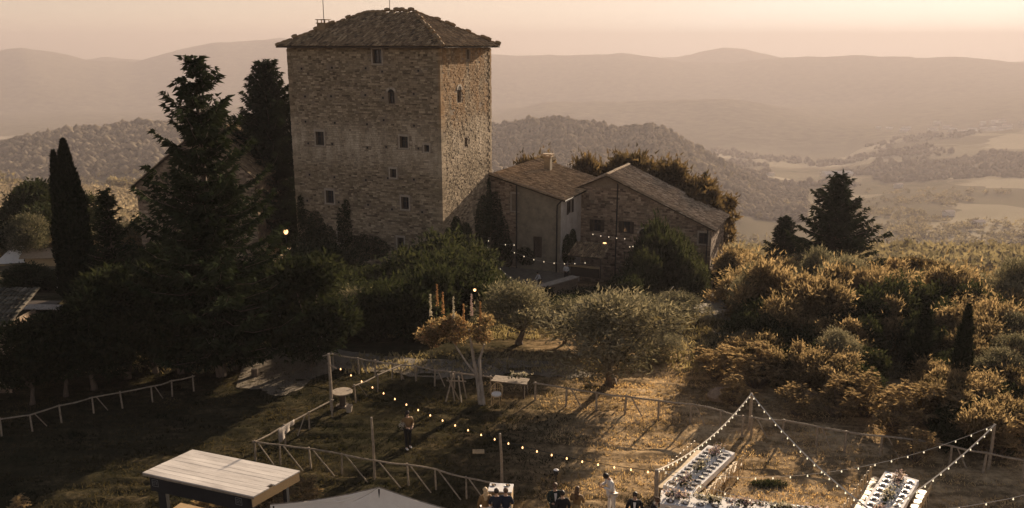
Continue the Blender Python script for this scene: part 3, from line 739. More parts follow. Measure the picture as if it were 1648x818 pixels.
# ------------------------------------------------------------------ stone house wing with the long sloping gable
def build_stone_wing():
    o = np.array([7.2, 88.7, -9.5])
    t = thing('stone_farmhouse', 'stone farmhouse wing with long sloping gable wall, arched door and weathered tile roof', 'house', o, -TD)
    W = 14.0; Dp = 8.0; zL, zA, zR, uA = 3.0 - o[2], 4.35 - o[2], -0.35 - o[2], 3.0
    top = lambda u: zL + (zA - zL) * u / uA if u < uA else zA + (zR - zA) * (u - uA) / (W - uA)
    def loc(px, py):
        d = np.array(ray(px, py)); org = np.array([0, 0, CAM_H]); nrm = -AY
        k = ((o * [1, 1, 0] - org) @ nrm) / (d @ nrm); p = org + d * k - o
        return p @ AX, p[2]
    wins = []
    for px, py, w, h in ((961, 363, 0.8, 1.25), (1008, 366, 0.8, 1.25), (1132, 384, 0.95, 1.15)): u, z = loc(px, py); wins.append((u - w / 2, u + w / 2, z - h / 2, z + h / 2))
    u, z = loc(1038, 388); dr = (u - 0.65, u + 0.65, z - 1.45, z + 0.75)
    holes = wins + [dr]; ub = [0, uA, W]
    hs2 = [h for h in holes]
    class _T: pass
    m = MB()
    wall_grid(m, (0, 0, 0), (1, 0, 0), uA, top, [h for h in hs2 if h[1] < uA], 0.4, (0, -1, 0))
    wall_grid(m, (uA, 0, 0), (1, 0, 0), W - uA, lambda q: top(q + uA), [(h[0] - uA, h[1] - uA, h[2], h[3]) for h in hs2 if h[0] >= uA], 0.4, (0, -1, 0))
    m.build('gable_wall', M['mortar'], t)
    s = MB(); stonework(s, (0, 0, 0), (1, 0, 0), W, top, [h for h in hs2] + [(dr[0], dr[1], dr[3], dr[3] + .7)], (0, -1, 0), 41, 0.38, 0.18); s.build('gable_stones', M['house_stone'], t, kind='stuff')
    m = MB(); wall_grid(m, (W, 0, 0), (0, 1, 0), Dp, lambda u: zR, [], 0.4, (1, 0, 0)); wall_grid(m, (0, Dp, 0), (1, 0, 0), W, top, [], 0.4, (0, 1, 0)); m.build('outer_walls', M['mortar'], t)
    s = MB(); stonework(s, (W, 0, 0), (0, 1, 0), Dp, lambda u: zR, [], (1, 0, 0), 42); s.build('side_stones', M['house_stone'], t, kind='stuff')
    for k, h in enumerate(wins): window(t, (0, 0, 0), (1, 0, 0), (0, -1, 0), *h, inset=0.2, shutters='dark_wood' if k < 2 else None, surround=k == 2)
    dd = window(t, (0, 0, 0), (1, 0, 0), (0, -1, 0), *dr, name='door', inset=0.2, pane='dark_wood', arch=True, surround=False, cross=False)
    e = 0.4; s1 = (zA - zR) / (W - uA); s0 = (zA - zL) / uA
    A_ = (uA, -e, zA + 0.12); B_ = (W + e, -e, zR + 0.12 - e * s1); C_ = (W + e, Dp + e, B_[2]); D_ = (uA, Dp + e, A_[2])
    L_ = (-0.2, -e, zL + 0.12 - 0.2 * s0); L2 = (-0.2, Dp + e, L_[2])
    r = MB(); roof_slab(r, [A_, B_, C_, D_], 0.12); roof_slab(r, [L_, (uA - .003, -e, A_[2]), (uA - .003, Dp + e, A_[2]), L2], 0.12); r.build('roof_deck', M['dark_wood'], t)
    r = MB(); tiled_slope(r, C_, B_, A_, D_, 51, tone0=0.08, jit=1.6); tiled_slope(r, L_, L2, D_, A_, 52, jit=1.6); r.build('roof_tiles', M['roof_tile_pale'], t, kind='stuff')
    vt = MB(); vt.tube([(-0.3, 0, 0), (0, 0, 0.03), (0.3, 0, 0)], [0.12, 0.12, 0.10], 6); vme = vt.mesh('verge_tile', M['roof_tile_pale'])
    for k in range(24):
        ob = obj('verge_tile', vme, t); f = (k + 0.5) / 24; ob.location = (A_[0] + (B_[0] - A_[0]) * f, -e + 0.05, A_[2] + (B_[2] - A_[2]) * f + 0.1 + random.uniform(0, 0.06)); ob.rotation_euler = (0, math.atan(s1), random.gauss(0, .05))
    vt = MB(); vt.tube([(0, -0.25, 0), (0, 0, 0.03), (0, 0.25, 0)], [0.16, 0.16, 0.13], 6); vme = vt.mesh('ridge_tile', M['roof_tile_pale'])
    for k in range(17):
        ob = obj('ridge_tile', vme, t); ob.location = (uA, -e + (Dp + 2 * e) * (k + 0.5) / 17, zA + 0.2 + random.uniform(0, 0.06)); ob.rotation_euler = (0, 0, random.gauss(0, .07))
    for u, z1, z0 in ((4.15, top(4.15) - 0.2, 2.0), (W - 0.35, zR - 0.1, 1.5)):
        p = MB(); p.tube([(u, -0.14, z1), (u, -0.14, z0)], 0.07, 6); p.build('drainpipe', M['iron'], t)
    # wall lantern over the door
    l = MB(); l.lathe((dr[1] + 0.15, -0.35, dr[3] + 0.15), [(0.05, -0.18), (0.12, 0.0), (0.10, 0.14), (0.03, 0.22)], 8); lo = l.build('wall_lantern', M['lantern'], t)
    br = MB(); br.tube([(dr[1] + 0.15, -0.02, dr[3] + 0.45), (dr[1] + 0.15, -0.35, dr[3] + 0.45), (dr[1] + 0.15, -0.35, dr[3] + 0.36)], 0.02, 5); br.build('bracket', M['iron'], lo)
    return o, dr
SW_O, SW_DOOR = build_stone_wing()

# ------------------------------------------------------------------ house on the left, behind the tall conifer
def build_left_house():
    p0 = PY(228, 395, 84.0); zl = PY(216, 297, 84.0)[2]
    o = np.array([zl_x for zl_x in (PY(219, 297, 84.0)[0], 84.0, -8.0)])
    t = thing('gabled_stone_house', 'tall gabled stone house half hidden behind the big dark conifer', 'house', o, -TD * 0.25)
    c, s_ = math.cos(TD * .25), math.sin(TD * .25)
    W = 12.3; zE = PY(219, 298, 84.0)[2] - o[2]; zA = PY(345, 208, 84.0)[2] - o[2]; uA = 7.2; zR = zE + 1.0; Dp = 9.0
    top = lambda u: zE + (zA - zE) * u / uA if u < uA else zA + (zR - zA) * (u - uA) / (W - uA)
    m = MB()
    wall_grid(m, (0, 0, 0), (1, 0, 0), uA, top, [(3.0, 3.9, zE - 3.4, zE - 2.0)], 0.4, (0, -1, 0)); wall_grid(m, (uA, 0, 0), (1, 0, 0), W - uA, lambda q: top(q + uA), [], 0.4, (0, -1, 0))
    wall_grid(m, (W, 0, 0), (0, 1, 0), Dp, lambda u: zR, [], 0.4, (1, 0, 0)); wall_grid(m, (0, Dp, 0), (0, -1, 0), Dp, lambda u: zE, [], 0.4, (-1, 0, 0)); m.build('wall', M['mortar'], t)
    q = MB(); stonework(q, (0, 0, 0), (1, 0, 0), W, top, [(3.0, 3.9, zE - 3.4, zE - 2.0)], (0, -1, 0), 61, 0.45, 0.22)
    stonework(q, (W, 0, 0), (0, 1, 0), Dp, lambda u: zR, [], (1, 0, 0), 62, 0.45, 0.22); q.build('stones', M['house_stone'], t, kind='stuff')
    window(t, (0, 0, 0), (1, 0, 0), (0, -1, 0), 3.0, 3.9, zE - 3.4, zE - 2.0)
    e = 0.4; A_ = (uA, -e, zA + .1); L_ = (-e, -e, zE + .1 - e * (zA - zE) / uA); R_ = (W + e, -e, zR + .1 - e * (zA - zR) / (W - uA))
    L2, A2, R2 = [(p[0], Dp + e, p[2]) for p in (L_, A_, R_)]
    r = MB(); roof_slab(r, [L_, A_, A2, L2]); roof_slab(r, [(A_[0] + .003, A_[1], A_[2]), R_, R2, (A2[0] + .003, A2[1], A2[2])]); r.build('roof_deck', M['dark_wood'], t)
    r = MB(); tiled_slope(r, L_, L2, A2, A_, 71); tiled_slope(r, R2, R_, A_, A2, 72); r.build('roof_tiles', M['roof_tile'], t, kind='stuff')
    k = MB(); k.box((uA + 0.9, 1.2, zA + 0.6), (1.9, 1.4, 3.2)); k.build('chimney', M['house_stone'], t)
build_left_house()
# ------------------------------------------------------------------ vegetation
L = {}
L['olive'] = leaf_mat('olive_leaf', (0.045, 0.05, 0.032), (0.30, 0.27, 0.19), 0.42, (1.0, 0.92, 0.72))
L['bush'] = leaf_mat('bush_leaf', (0.016, 0.023, 0.013), (0.075, 0.08, 0.045), 0.3)
L['gold'] = leaf_mat('golden_leaf', (0.034, 0.031, 0.019), (0.44, 0.335, 0.205), 0.58, (1.0, 0.90, 0.66))
L['conifer'] = leaf_mat('conifer_needles', (0.012, 0.018, 0.010), (0.040, 0.050, 0.026), 0.12)
L['cypress'] = leaf_mat('cypress_scale', (0.008, 0.014, 0.008), (0.030, 0.038, 0.018), 0.08)
L['dark'] = leaf_mat('dark_oak_leaf', (0.012, 0.018, 0.010), (0.055, 0.060, 0.032), 0.25)
L['ivy'] = leaf_mat('ivy_leaf', (0.018, 0.026, 0.014), (0.075, 0.085, 0.045), 0.25)
L['flower_o'] = leaf_mat('orange_blossom', (0.22, 0.12, 0.06), (0.58, 0.36, 0.20), 0.3)
L['flower_w'] = leaf_mat('white_blossom', (0.30, 0.27, 0.24), (0.7, 0.64, 0.57), 0.3)
L['flower_p'] = leaf_mat('mauve_blossom', (0.34, 0.24, 0.27), (0.72, 0.58, 0.58), 0.3)
L['green_grass'] = leaf_mat('green_grass_blades', (0.014, 0.017, 0.010), (0.10, 0.080, 0.044), 0.3, (1.0, 0.95, 0.6))  # green blades with the left meadow's shade put into their colour
L['grass'] = leaf_mat('grass_blades', (0.12, 0.09, 0.05), (0.66, 0.49, 0.29), 0.45, (1.0, 0.9, 0.6))
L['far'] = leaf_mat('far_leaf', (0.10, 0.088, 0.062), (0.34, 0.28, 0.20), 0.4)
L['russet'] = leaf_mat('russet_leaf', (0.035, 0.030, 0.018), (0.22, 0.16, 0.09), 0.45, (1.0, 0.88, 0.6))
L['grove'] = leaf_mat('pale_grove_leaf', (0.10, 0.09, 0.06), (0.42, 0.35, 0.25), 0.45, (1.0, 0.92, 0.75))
L['pale_grass'] = leaf_mat('pale_grass', (0.12, 0.10, 0.06), (0.38, 0.31, 0.20), 0.4)

def leaves(pts, size, rg, up=0.0, asp=0.5, outward=None, quad=False):
    """one small pointed leaf (or two-triangle leaf) at every point"""
    n = len(pts)
    d = rg.normal(size=(n, 3)); 
    if outward is not None: d = d * 0.7 + outward * 1.0
    d[:, 2] += up; d /= np.linalg.norm(d, axis=1)[:, None] + 1e-9
    e = np.cross(d, rg.normal(size=(n, 3))); e /= np.linalg.norm(e, axis=1)[:, None] + 1e-9
    s = (size * rg.uniform(0.6, 1.4, n))[:, None]
    a = pts - e * s * asp * 0.5; b = pts + e * s * asp * 0.5; c = pts + d * s
    if not quad:
        v = np.stack([a, b, c], 1).reshape(-1, 3); f = np.arange(3 * n).reshape(-1, 3)
    else:
        m = pts - d * s * 0.35
        v = np.stack([m, b, c, a], 1).reshape(-1, 3); f = np.arange(4 * n).reshape(-1, 4)
    return v, f
def shell_points(n, c, r, rg, inner=0.55, low=-1.0):
    d = rg.normal(size=(n, 3)); d /= np.linalg.norm(d, axis=1)[:, None]
    d[:, 2] = np.where(d[:, 2] < low, -d[:, 2], d[:, 2])
    k = rg.uniform(inner, 1.0, n) ** 0.7
    return np.array(c) + d * k[:, None] * np.array(r), d
def crown_cloud(seed, R, Hc, z0, lumps, n, size, lump_r=(0.3, 0.5), spikes=0.0, asp=0.5, up=0.2, flat=1.0):
    """leaves gathered in uneven boughs that leave gaps between them"""
    rg = np.random.default_rng(seed); P_, D_, T_ = [], [], []
    cs = []
    for k in range(lumps):
        a = rg.uniform(0, 2 * math.pi); q = math.sqrt(rg.uniform(0.0, 1.0)); h = rg.uniform(0.05, 1)
        rad = R * q * math.sqrt(max(0.08, 1 - (2 * h - 0.9) ** 2 * 0.8)) * 0.85
        cs.append((rad * math.cos(a), rad * math.sin(a), z0 + Hc * h, R * rg.uniform(*lump_r)))
    w = np.array([c[3] ** 2 for c in cs]); w = w / w.sum()
    for c, ww in zip(cs, w):
        m = int(n * ww); p, d = shell_points(m, c[:3], (c[3], c[3], c[3] * 0.8 * flat), rg, 0.35)
        p = p + rg.normal(size=p.shape) * c[3] * 0.10
        if spikes:
            sp = rg.random(m) < 0.10; p[sp] += d[sp] * (c[3] * spikes * rg.random(sp.sum()))[:, None] + np.array([0, 0, 0.1])
        base = rg.uniform(0.2, 0.65); P_.append(p); D_.append(d); T_.append(np.clip(base + rg.normal(size=m) * 0.2, 0, 1))
    p = np.concatenate(P_); d = np.concatenate(D_); t = np.concatenate(T_)
    v, f = leaves(p, size, rg, up, asp, d)
    return v, f, t, cs
def trunk_mesh(name, h, r, cs, z0, seed, mat='bark', forks=5, lean=0.3):
    rg = random.Random(seed); m = MB()
    x = rg.uniform(-lean, lean); y = rg.uniform(-lean, lean)
    top = (x, y, h)
    m.tube([(0, 0, -0.4), (0.05 * rg.random(), 0, 0.25), (x * .5, y * .5, h * .5), top], [r * 1.7, r * 1.1, r * 0.85, r * 0.75], 8)
    for c in sorted(cs, key=lambda q: -q[3])[:forks]:
        mid = ((x + c[0]) * .45, (y + c[1]) * .45, h + (c[2] - h) * 0.45 + rg.uniform(-.1, .1))
        m.tube([top, mid, (c[0], c[1], c[2])], [r * 0.6, r * 0.36, r * 0.1], 6)
    return m.mesh(name, M[mat], True)
def make_tree(name, label, cat, seed, R, Hc, z0, lumps, n, size, mat, trunk_r=0.12, bark='bark', group=None, **kw):
    t = thing(name, label, cat, (0, 0, -500), group=group)
    v, f, tn, cs = crown_cloud(seed, R, Hc, z0, lumps, n, size, **kw)
    obj('crown', np_mesh('crown', v, f, L[mat], tn), t)
    obj('trunk', trunk_mesh('trunk', z0 * 0.75, trunk_r, cs, z0, seed, bark), t)
    return t
def make_conifer(name, label, seed, Ht, Rb, z0=1.2, mat='conifer', density=1.0, irregular=0.25, droop=0.25, size=0.34, upturn=0.1, sparse_top=0.0, group=None, power=0.85):
    t = thing(name, label, 'conifer', (0, 0, -500), group=group)
    rg = np.random.default_rng(seed); br = MB(); P_, D_, T_ = [], [], []
    br.tube([(0, 0, -0.5), (0, 0, Ht * 0.5), (0.05, 0, Ht * 0.97)], [Ht * 0.018, Ht * 0.011, 0.02], 7)
    z = z0
    while z < Ht * 0.985:
        f = (z - z0) / (Ht - z0); prof = (1 - f) ** power * (0.75 + 0.25 * min(1, f * 6))
        nb = rg.integers(4, 7) if f < 0.85 else 4
        a0 = rg.uniform(0, 6.28)
        for b in range(nb):
            if rg.random() < sparse_top * f: continue
            Lb = Rb * prof * rg.uniform(1 - irregular * 1.6, 1 + irregular) + 0.12
            a = a0 + b * 6.283 / nb + rg.normal() * 0.25; ca, sa = math.cos(a), math.sin(a)
            n = max(3, int(Lb / 0.16)); zz = z + rg.normal() * 0.12
            s = np.linspace(0.06, 1, n)
            dz = -droop * Lb * s * (1 - 0.5 * s) + upturn * Lb * s ** 3 + (0.55 * f) * Lb * s
            c = np.stack([ca * Lb * s, sa * Lb * s, zz + dz], 1)
            if Lb > 0.5: br.tube([(0, 0, zz)] + [tuple(c[int(n * q)]) for q in (0.4, 0.75)] + [tuple(c[-1])], [0.045, 0.03, 0.018, 0.008], 4, cap=False)
            for side in (-1, 1):
                m = max(1, int(3 * density))
                for q in range(m):
                    w = Lb * 0.30 * (1 - s * 0.65) * rg.uniform(0.1, 1.0, n)
                    p = c + np.stack([-sa * side * w, ca * side * w, rg.normal(size=n) * 0.05 - 0.12 * w], 1)
                    d = np.stack([ca + -sa * side * 0.9 + 0 * s, sa + ca * side * 0.9 + 0 * s, -0.25 + 0.25 * rg.normal(size=n)], 1)
                    P_.append(p); D_.append(d); T_.append(np.clip(0.25 + 0.3 * s + 0.18 * rg.normal(size=n), 0, 1))
        z += 0.34 * (1 - 0.35 * f) * rg.uniform(0.75, 1.3) * (Ht / 14) ** 0.5
    p = np.concatenate(P_); d = np.concatenate(D_); tt = np.concatenate(T_)
    d /= np.linalg.norm(d, axis=1)[:, None]
    v, f = leaves(p, size, rg, -0.1, 0.42, d * 2.2)
    obj('crown', np_mesh('crown', v, f, L[mat], tt), t)
    br.build('trunk', M['bark'], t)
    return t
def make_cypress(name, label, seed, Ht, R, tops=1, n=9000, mat='cypress', size=0.26, group=None):
    t = thing(name, label, 'cypress', (0, 0, -500), group=group)
    rg = np.random.default_rng(seed); P_ = []; D_ = []; T_ = []
    spires = [(0, 0, Ht, R)] if tops == 1 else [(R * 0.22, 0, Ht, R * 0.80), (-R * 0.30, 0.1, Ht * 0.93, R * 0.50)]
    for cx, cy_, h, r in spires:
        m = int(n * h * r / (Ht * R) ); f = rg.uniform(0, 1, m) ** 0.9
        prof = np.minimum(1, (f * 9 + 0.25)) * np.maximum(0, 1 - f ** 2.4) ** 0.75 * (1 - 0.25 * f)
        a = rg.uniform(0, 6.283, m)
        lump = 1 + 0.16 * np.sin(a * 3 + f * 14 + seed) + 0.10 * np.sin(a * 5 - f * 31)
        rr = r * prof * lump * rg.uniform(0.72, 1.05, m)
        P_.append(np.stack([cx + rr * np.cos(a), cy_ + rr * np.sin(a), 0.1 + f * h * 0.985], 1))
        D_.append(np.stack([np.cos(a) * 0.4, np.sin(a) * 0.4, np.full(m, 1.7)], 1)); T_.append(np.clip(0.35 + 0.22 * rg.normal(size=m), 0, 1))
    v, f = leaves(np.concatenate(P_), size, rg, 0.3, 0.45, np.concatenate(D_))
    obj('crown', np_mesh('crown', v, f, L[mat], np.concatenate(T_)), t)
    tr = MB()
    for cx, cy_, h, r in spires: tr.lathe((cx, cy_, 0), [(r * 0.10, -0.3), (r * .50, 0.4), (r * 0.66, h * 0.3), (r * 0.50, h * 0.6), (r * 0.28, h * 0.80), (r * 0.05, h * 0.95)], 9)
    tr.build('trunk', L[mat], t); return t
def put(o, px, py, sc=1.0, rz=None, z=None, first=[set()], label=None, group=None, at=None):
    """stand a plant where the photograph shows its foot; the first use moves the plant itself"""
    p = at if at is not None else (on(px, py) if z is None else P(px, py, z))
    rz = random.uniform(0, 6.28) if rz is None else rz
    if o.name not in first[0]:
        first[0].add(o.name); o.location = p; o.rotation_euler = (0, 0, rz); o.scale = (sc, sc, sc) if not hasattr(sc, '__len__') else sc
        if label: o['label'] = label
        if group: o['group'] = group
        return o
    return dup(o, p, rz, sc, label, group)
def at_y(px, y):                       # a point on the land in the column px, y metres ahead
    x = (px - 824) / FPX * (y * CP + (CAM_H - near_h(0, y) if False else 0)) 
    x = y * math.tan(az_of(px)); return Vector((x, y, hz(x, y)))

HT = {}
def height_of(o):
    if o.name not in HT: HT[o.name] = max(float(np.percentile([v.co.z for v in c.data.vertices], 99)) for c in kids(o))
    return HT[o.name]
def fit(o, px, y, w, top, label=None, group=None, dz=0.0):
    """stand a plant y metres ahead in column px, as tall as the photograph shows it"""
    a = at_y(px, y); h = max(0.9, PY(px, top, y).z - a.z); z = h / height_of(o)
    return put(o, 0, 0, (w, w * random.uniform(.9, 1.1), z), at=a, label=label, group=group)
random.seed(77)
# --- the big conifers on the left
con = make_conifer('tall_conifer', 'tallest dark conifer with ragged drooping boughs in front of the gabled stone house', 101, 17.2, 4.05, 1.3, density=2.1, irregular=0.45, droop=0.30, upturn=0.28, size=0.34, sparse_top=0.35, power=0.72)
put(con, 341, 604, 1.0, 1.1, at=Vector(P(356, 604, -0.1)))
con2 = make_conifer('dense_conifer', 'dense dark conifer standing just behind the left edge of the tower', 102, 20.0, 5.4, 1.0, density=1.9, irregular=0.18, droop=0.1, upturn=0.2, size=0.45, power=0.6)
put(con2, 0, 0, (1, 1, 1), 0.4, at=Vector((PY(441, 300, 89)[0], 89, PY(441, 104, 89)[2] - 19.6)))
con3 = make_conifer('slim_conifer', 'slim dark young conifer between the cypress and the tall conifer', 103, 9.6, 1.9, 0.6, density=1.6, irregular=0.3, droop=0.2, upturn=0.15, size=0.28, power=0.8)
put(con3, 0, 0, (1, 1, 1.0), 0.4, at=Vector((PY(182, 420, 50)[0], 50, -0.4)))
cyp = make_cypress('double_cypress', 'tall black cypress with two pointed tips at the left of the garden', 104, 12.0, 1.62, tops=2, n=30000, size=0.24)
put(cyp, 0, 0, 1.0, 0.0, at=Vector((PY(124, 470, 59)[0], 59, P(119, 470, -0.6)[2] - 0.2)))
# --- conifers at the right
con4 = make_conifer('airy_conifer', 'tall open-crowned conifer rising out of the golden wood on the right', 105, 14.5, 5.6, 1.5, density=1.2, irregular=0.5, droop=0.15, upturn=0.15, size=0.5, power=0.9, mat='conifer', sparse_top=0.1)
put(con4, 0, 0, 1.0, 2.0, at=Vector((PY(1338, 440, 86)[0], 86, PY(1338, 280, 86)[2] - 14.3)))
con5 = make_conifer('small_conifer', 'smaller dark conifer just left of the tall airy one', 106, 8.5, 2.8, 0.5, density=1.4, irregular=0.3, droop=0.15, size=0.42, power=0.8)
put(con5, 0, 0, 1.0, 0.0, at=Vector((PY(1258, 440, 90)[0], 90, PY(1258, 350, 90)[2] - 8.4)))

# --- kinds of bush and tree
olive = [make_tree('olive_tree', 'silver olive tree', 'tree', 200 + k, 2.4, 2.7, 1.5, 20, 11000, 0.22, 'olive', 0.17, spikes=0.55, up=0.5, asp=0.32) for k in range(3)]
bush = [make_tree('bush', 'green bush', 'bush', 210 + k, 1.9, 1.8, 0.3, 13, 5500, 0.24, 'bush', 0.06, spikes=0.35, up=0.4, asp=0.45) for k in range(3)]
gold = [make_tree('scrub_tree', 'golden scrub tree', 'tree', 220 + k, 2.2, 2.5, 0.5, 17, 8000, 0.26, 'gold', 0.08, spikes=1.1, up=0.5, asp=0.38, lump_r=(0.13, 0.42)) for k in range(4)]
oak = [make_tree('dark_tree', 'dark round tree', 'tree', 230 + k, 2.6, 3.6, 1.6, 20, 9000, 0.30, 'dark', 0.16, up=0.2, asp=0.5) for k in range(2)]
pine = [make_tree('pine_tree', 'loose pine', 'tree', 240 + k, 3.2, 3.0, 3.2, 17, 7000, 0.30, 'russet', 0.16, lump_r=(0.13, 0.34), spikes=0.6, up=0.3, flat=0.7) for k in range(3)]
scyp = make_cypress('slender_cypress', 'thin cypress', 107, 5.0, 0.46, n=5000, size=0.17)
def sumac(seed):
    """upright shrub of stiff feathery sprays"""
    rg = np.random.default_rng(seed); t = thing('feathery_shrub', 'feathery golden shrub', 'shrub', (0, 0, -500)); st = MB(); P_, D_ = [], []
    for k in range(26):
        a = rg.uniform(0, 6.28); r = 1.3 * math.sqrt(rg.random()); h = rg.uniform(1.0, 2.7) * (1 - 0.25 * r / 1.3)
        tip = np.array([r * math.cos(a), r * math.sin(a), h]); st.tube([(tip[0] * .1, tip[1] * .1, -0.1), tip * [.7, .7, .55], tip], [0.035, 0.025, 0.012], 5, cap=False)
        for q in range(10):
            b = q * 0.63 + rg.random(); e = np.array([math.cos(b), math.sin(b), rg.uniform(-0.15, 0.65)]); Lf = rg.uniform(0.35, 0.6)
            s = np.linspace(0.1, 1, 9)
            base = tip + [0, 0, -0.25 * q / 10]
            for side in (-1, 1):
                c = base + e * (Lf * s)[:, None] + np.array([0, 0, -1]) * (0.22 * Lf * s ** 2)[:, None]
                P_.append(c); D_.append(np.tile(e * 0.6 + side * np.array([-e[1], e[0], 0.1]), (9, 1)))
    p, d = np.concatenate(P_), np.concatenate(D_); v, f = leaves(p, 0.15, rg, 0, 0.4, d * 3, quad=True)
    obj('foliage', np_mesh('foliage', v, f, L['gold'], np.clip(0.7 + 0.2 * rg.normal(size=len(p)), 0, 1)), t); st.build('stem', M['bark'], t); return t
sumacs = [sumac(250), sumac(251)]
def twiggy(seed):
    """open shrub of many fine upright twigs with few leaves"""
    rg = np.random.default_rng(seed); t = thing('twiggy_tree', 'half bare twiggy tree', 'tree', (0, 0, -500)); st = MB(); P_ = []
    for k in range(46):
        a = rg.uniform(0, 6.28); r = 1.7 * math.sqrt(rg.random()); h = rg.uniform(2.2, 3.9) * (1 - .2 * r); b0 = np.array([r * .12 * math.cos(a), r * .12 * math.sin(a), 0]); tip = np.array([r * math.cos(a), r * math.sin(a), h]); md = b0 * .5 + tip * .5 + rg.normal(size=3) * .12
        st.tube([b0, md, tip], [.035, .02, .006], 4, cap=False)
        for q in range(3): s0 = md * (1 - .3 * q) + tip * .3 * q; e = s0 + rg.normal(size=3) * [.3, .3, .1] + [0, 0, .55]; st.tube([s0, e], [.012, .004], 3, cap=False); P_.append(s0 + (e - s0) * rg.random((14, 1)) + rg.normal(size=(14, 3)) * .05)
    p = np.concatenate(P_); v, f = leaves(p, .17, rg, .6, .4); obj('crown', np_mesh('crown', v, f, L['gold'], np.clip(rg.normal(.5, .25, len(p)), 0, 1)), t); st.build('stem', M['bark'], t); return t
twig = [twiggy(260), twiggy(261)]

# --- olives in the middle
OL = 'olive trees between the meadow and the houses'
p = on(1012, 628); o_ = put(olive[0], 0, 0, (1.75, 1.35, 1), 0.8, at=Vector((p.x - 0.9, p.y + .8, p.z)), label='broad olive tree standing right behind the meadow fence, the largest of them'); o_.scale.z = (PY(1000, 476, p.y + .8).z - p.z) / height_of(olive[0])
fit(olive[1], 836, 50, 1.15, 455, 'rounded olive tree with a sunlit silver top in front of the terrace')
fit(olive[2], 916, 50, .8, 493, 'low olive tree squeezed between the two large olives')
fit(olive[0], 955, 49, .95, 482, 'low olive tree behind the left shoulder of the broadest olive')
fit(olive[0], 1108, 56, 1.1, 474, 'sunlit olive tree to the right of the broadest olive')
fit(olive[1], 1078, 47, .8, 540, 'small olive tree leaning at the right end of the broadest olive')
# --- shrub belt under the tower and houses
B1 = 'dark bushes massed below the tower'
rg_ = random.Random(9)
def zt_(px, y): return ('in the front row of the thicket ' if y < 58 else ('in the middle of the thicket ' if y < 66 else 'at the back of the thicket ')) + ('left of the tower foot' if px < 475 else ('under the left half of the tower' if px < 560 else ('under the right half of the tower' if px < 665 else ('under the near tower corner' if px < 735 else 'under the tower side'))))
spots = []
for px, y, s in ((440, 60, 1.3), (480, 66, 1.35), (520, 64, 1.3), (560, 61, 1.3), (600, 65, 1.45), (640, 61, 1.35), (680, 65, 1.6), (720, 63, 1.6), (752, 60, 1.3), (470, 57, 1.2), (530, 56, 1.2), (585, 56, 1.2), (632, 55, 1.1), (690, 56.5, 1.15), (740, 56, 1.1), (400, 64, 1.4), (500, 70, 1.5), (560, 69, 1.2), (655, 70, 1.3), (710, 70, 1.75), (745, 68, 1.6), (775, 66, 1.1), (425, 53, 1.1), (655, 52, 0.95), (600, 51.5, .8), (455, 54.5, 1.0), (500, 53.5, 1.0), (560, 53, .95), (615, 58, 1.1), (665, 59, 1.1), (710, 60, 1.1), (700, 53.5, .9), (765, 61, 1.0), (790, 63, .9), (540, 60, 1.1), (480, 61, 1.2), (520, 58, 1.1), (575, 64, 1.2), (612, 54, 1.0), (650, 57, 1.1), (675, 62, 1.2), (725, 60, 1.2), (735, 71, 1.3), (700, 66, 1.3), (620, 71, 1.1), (590, 68, 1.1), (460, 70, 1.4), (430, 58, 1.2), (545, 66, 1.1)):
    k = rg_.choice([0, 1, 2]); o_ = bush[k] if rg_.random() < 0.93 else olive[k]; s *= 1.25
    if o_ in olive: s = s * 0.78
    fit(o_, px, y, s, np.interp(px, [400, 450, 500, 560, 600, 640, 680, 720, 760, 800], [410, 402, 408, 425, 418, 414, 398, 384, 402, 440]) + (70 - y) * 3.0 + rg_.uniform(-8, 10), label=('grey-green bush ' if o_ in bush else 'dusky olive ') + zt_(px, y), group=('dark bushes massed ' if o_ in bush else 'dusky olives massed ') + zt_(px, y))
for px, py, s in ((505, 590, 1.25), (478, 560, 1.1)):
    put(oak[0], px, py, (s * .85, s * .85, s * .85), label='black round tree beside the dirt path' if px == 505 else 'black round tree just behind the one beside the dirt path')
# --- hedge and bushes in front of the houses
HB = 'dark bushes'
def zh_(px): return 'below the terrace parapet' if px < 930 else ('in the hedge below the lean-to bar' if px < 1015 else ('under the arched door' if px < 1065 else 'against the right half of the stone gable'))
for px, y, s in ((885, 72, .62), (915, 71, .8), (945, 71, .9), (975, 72, .9), (930, 66, .8), (965, 66, .9), (995, 68, .95), (900, 65, .7), (1010, 74, .7), (1120, 78, 1.1), (1100, 79, 1.2), (1085, 75, 1.3), (1060, 76, 1.25), (1072, 80, 1.45), (1100, 74, 1.2), (1125, 73, 1.0), (1050, 71, .8), (860, 64, .55), (1030, 66, .8)):
    fit(rg_.choice(bush), px, y, s, np.interp(px, [860, 1000, 1020, 1045, 1070, 1110, 1130], [452, 447, 430, 395, 372, 398, 405]) + (76 - y) * 3.5, label='dark leafy bush ' + zh_(px), group=HB + ', ' + zh_(px))
put(pine[1], 0, 0, (.55, .55, .78), at=at_y(1082, 79), label='bush with a sunlit golden crest beside the arched door')
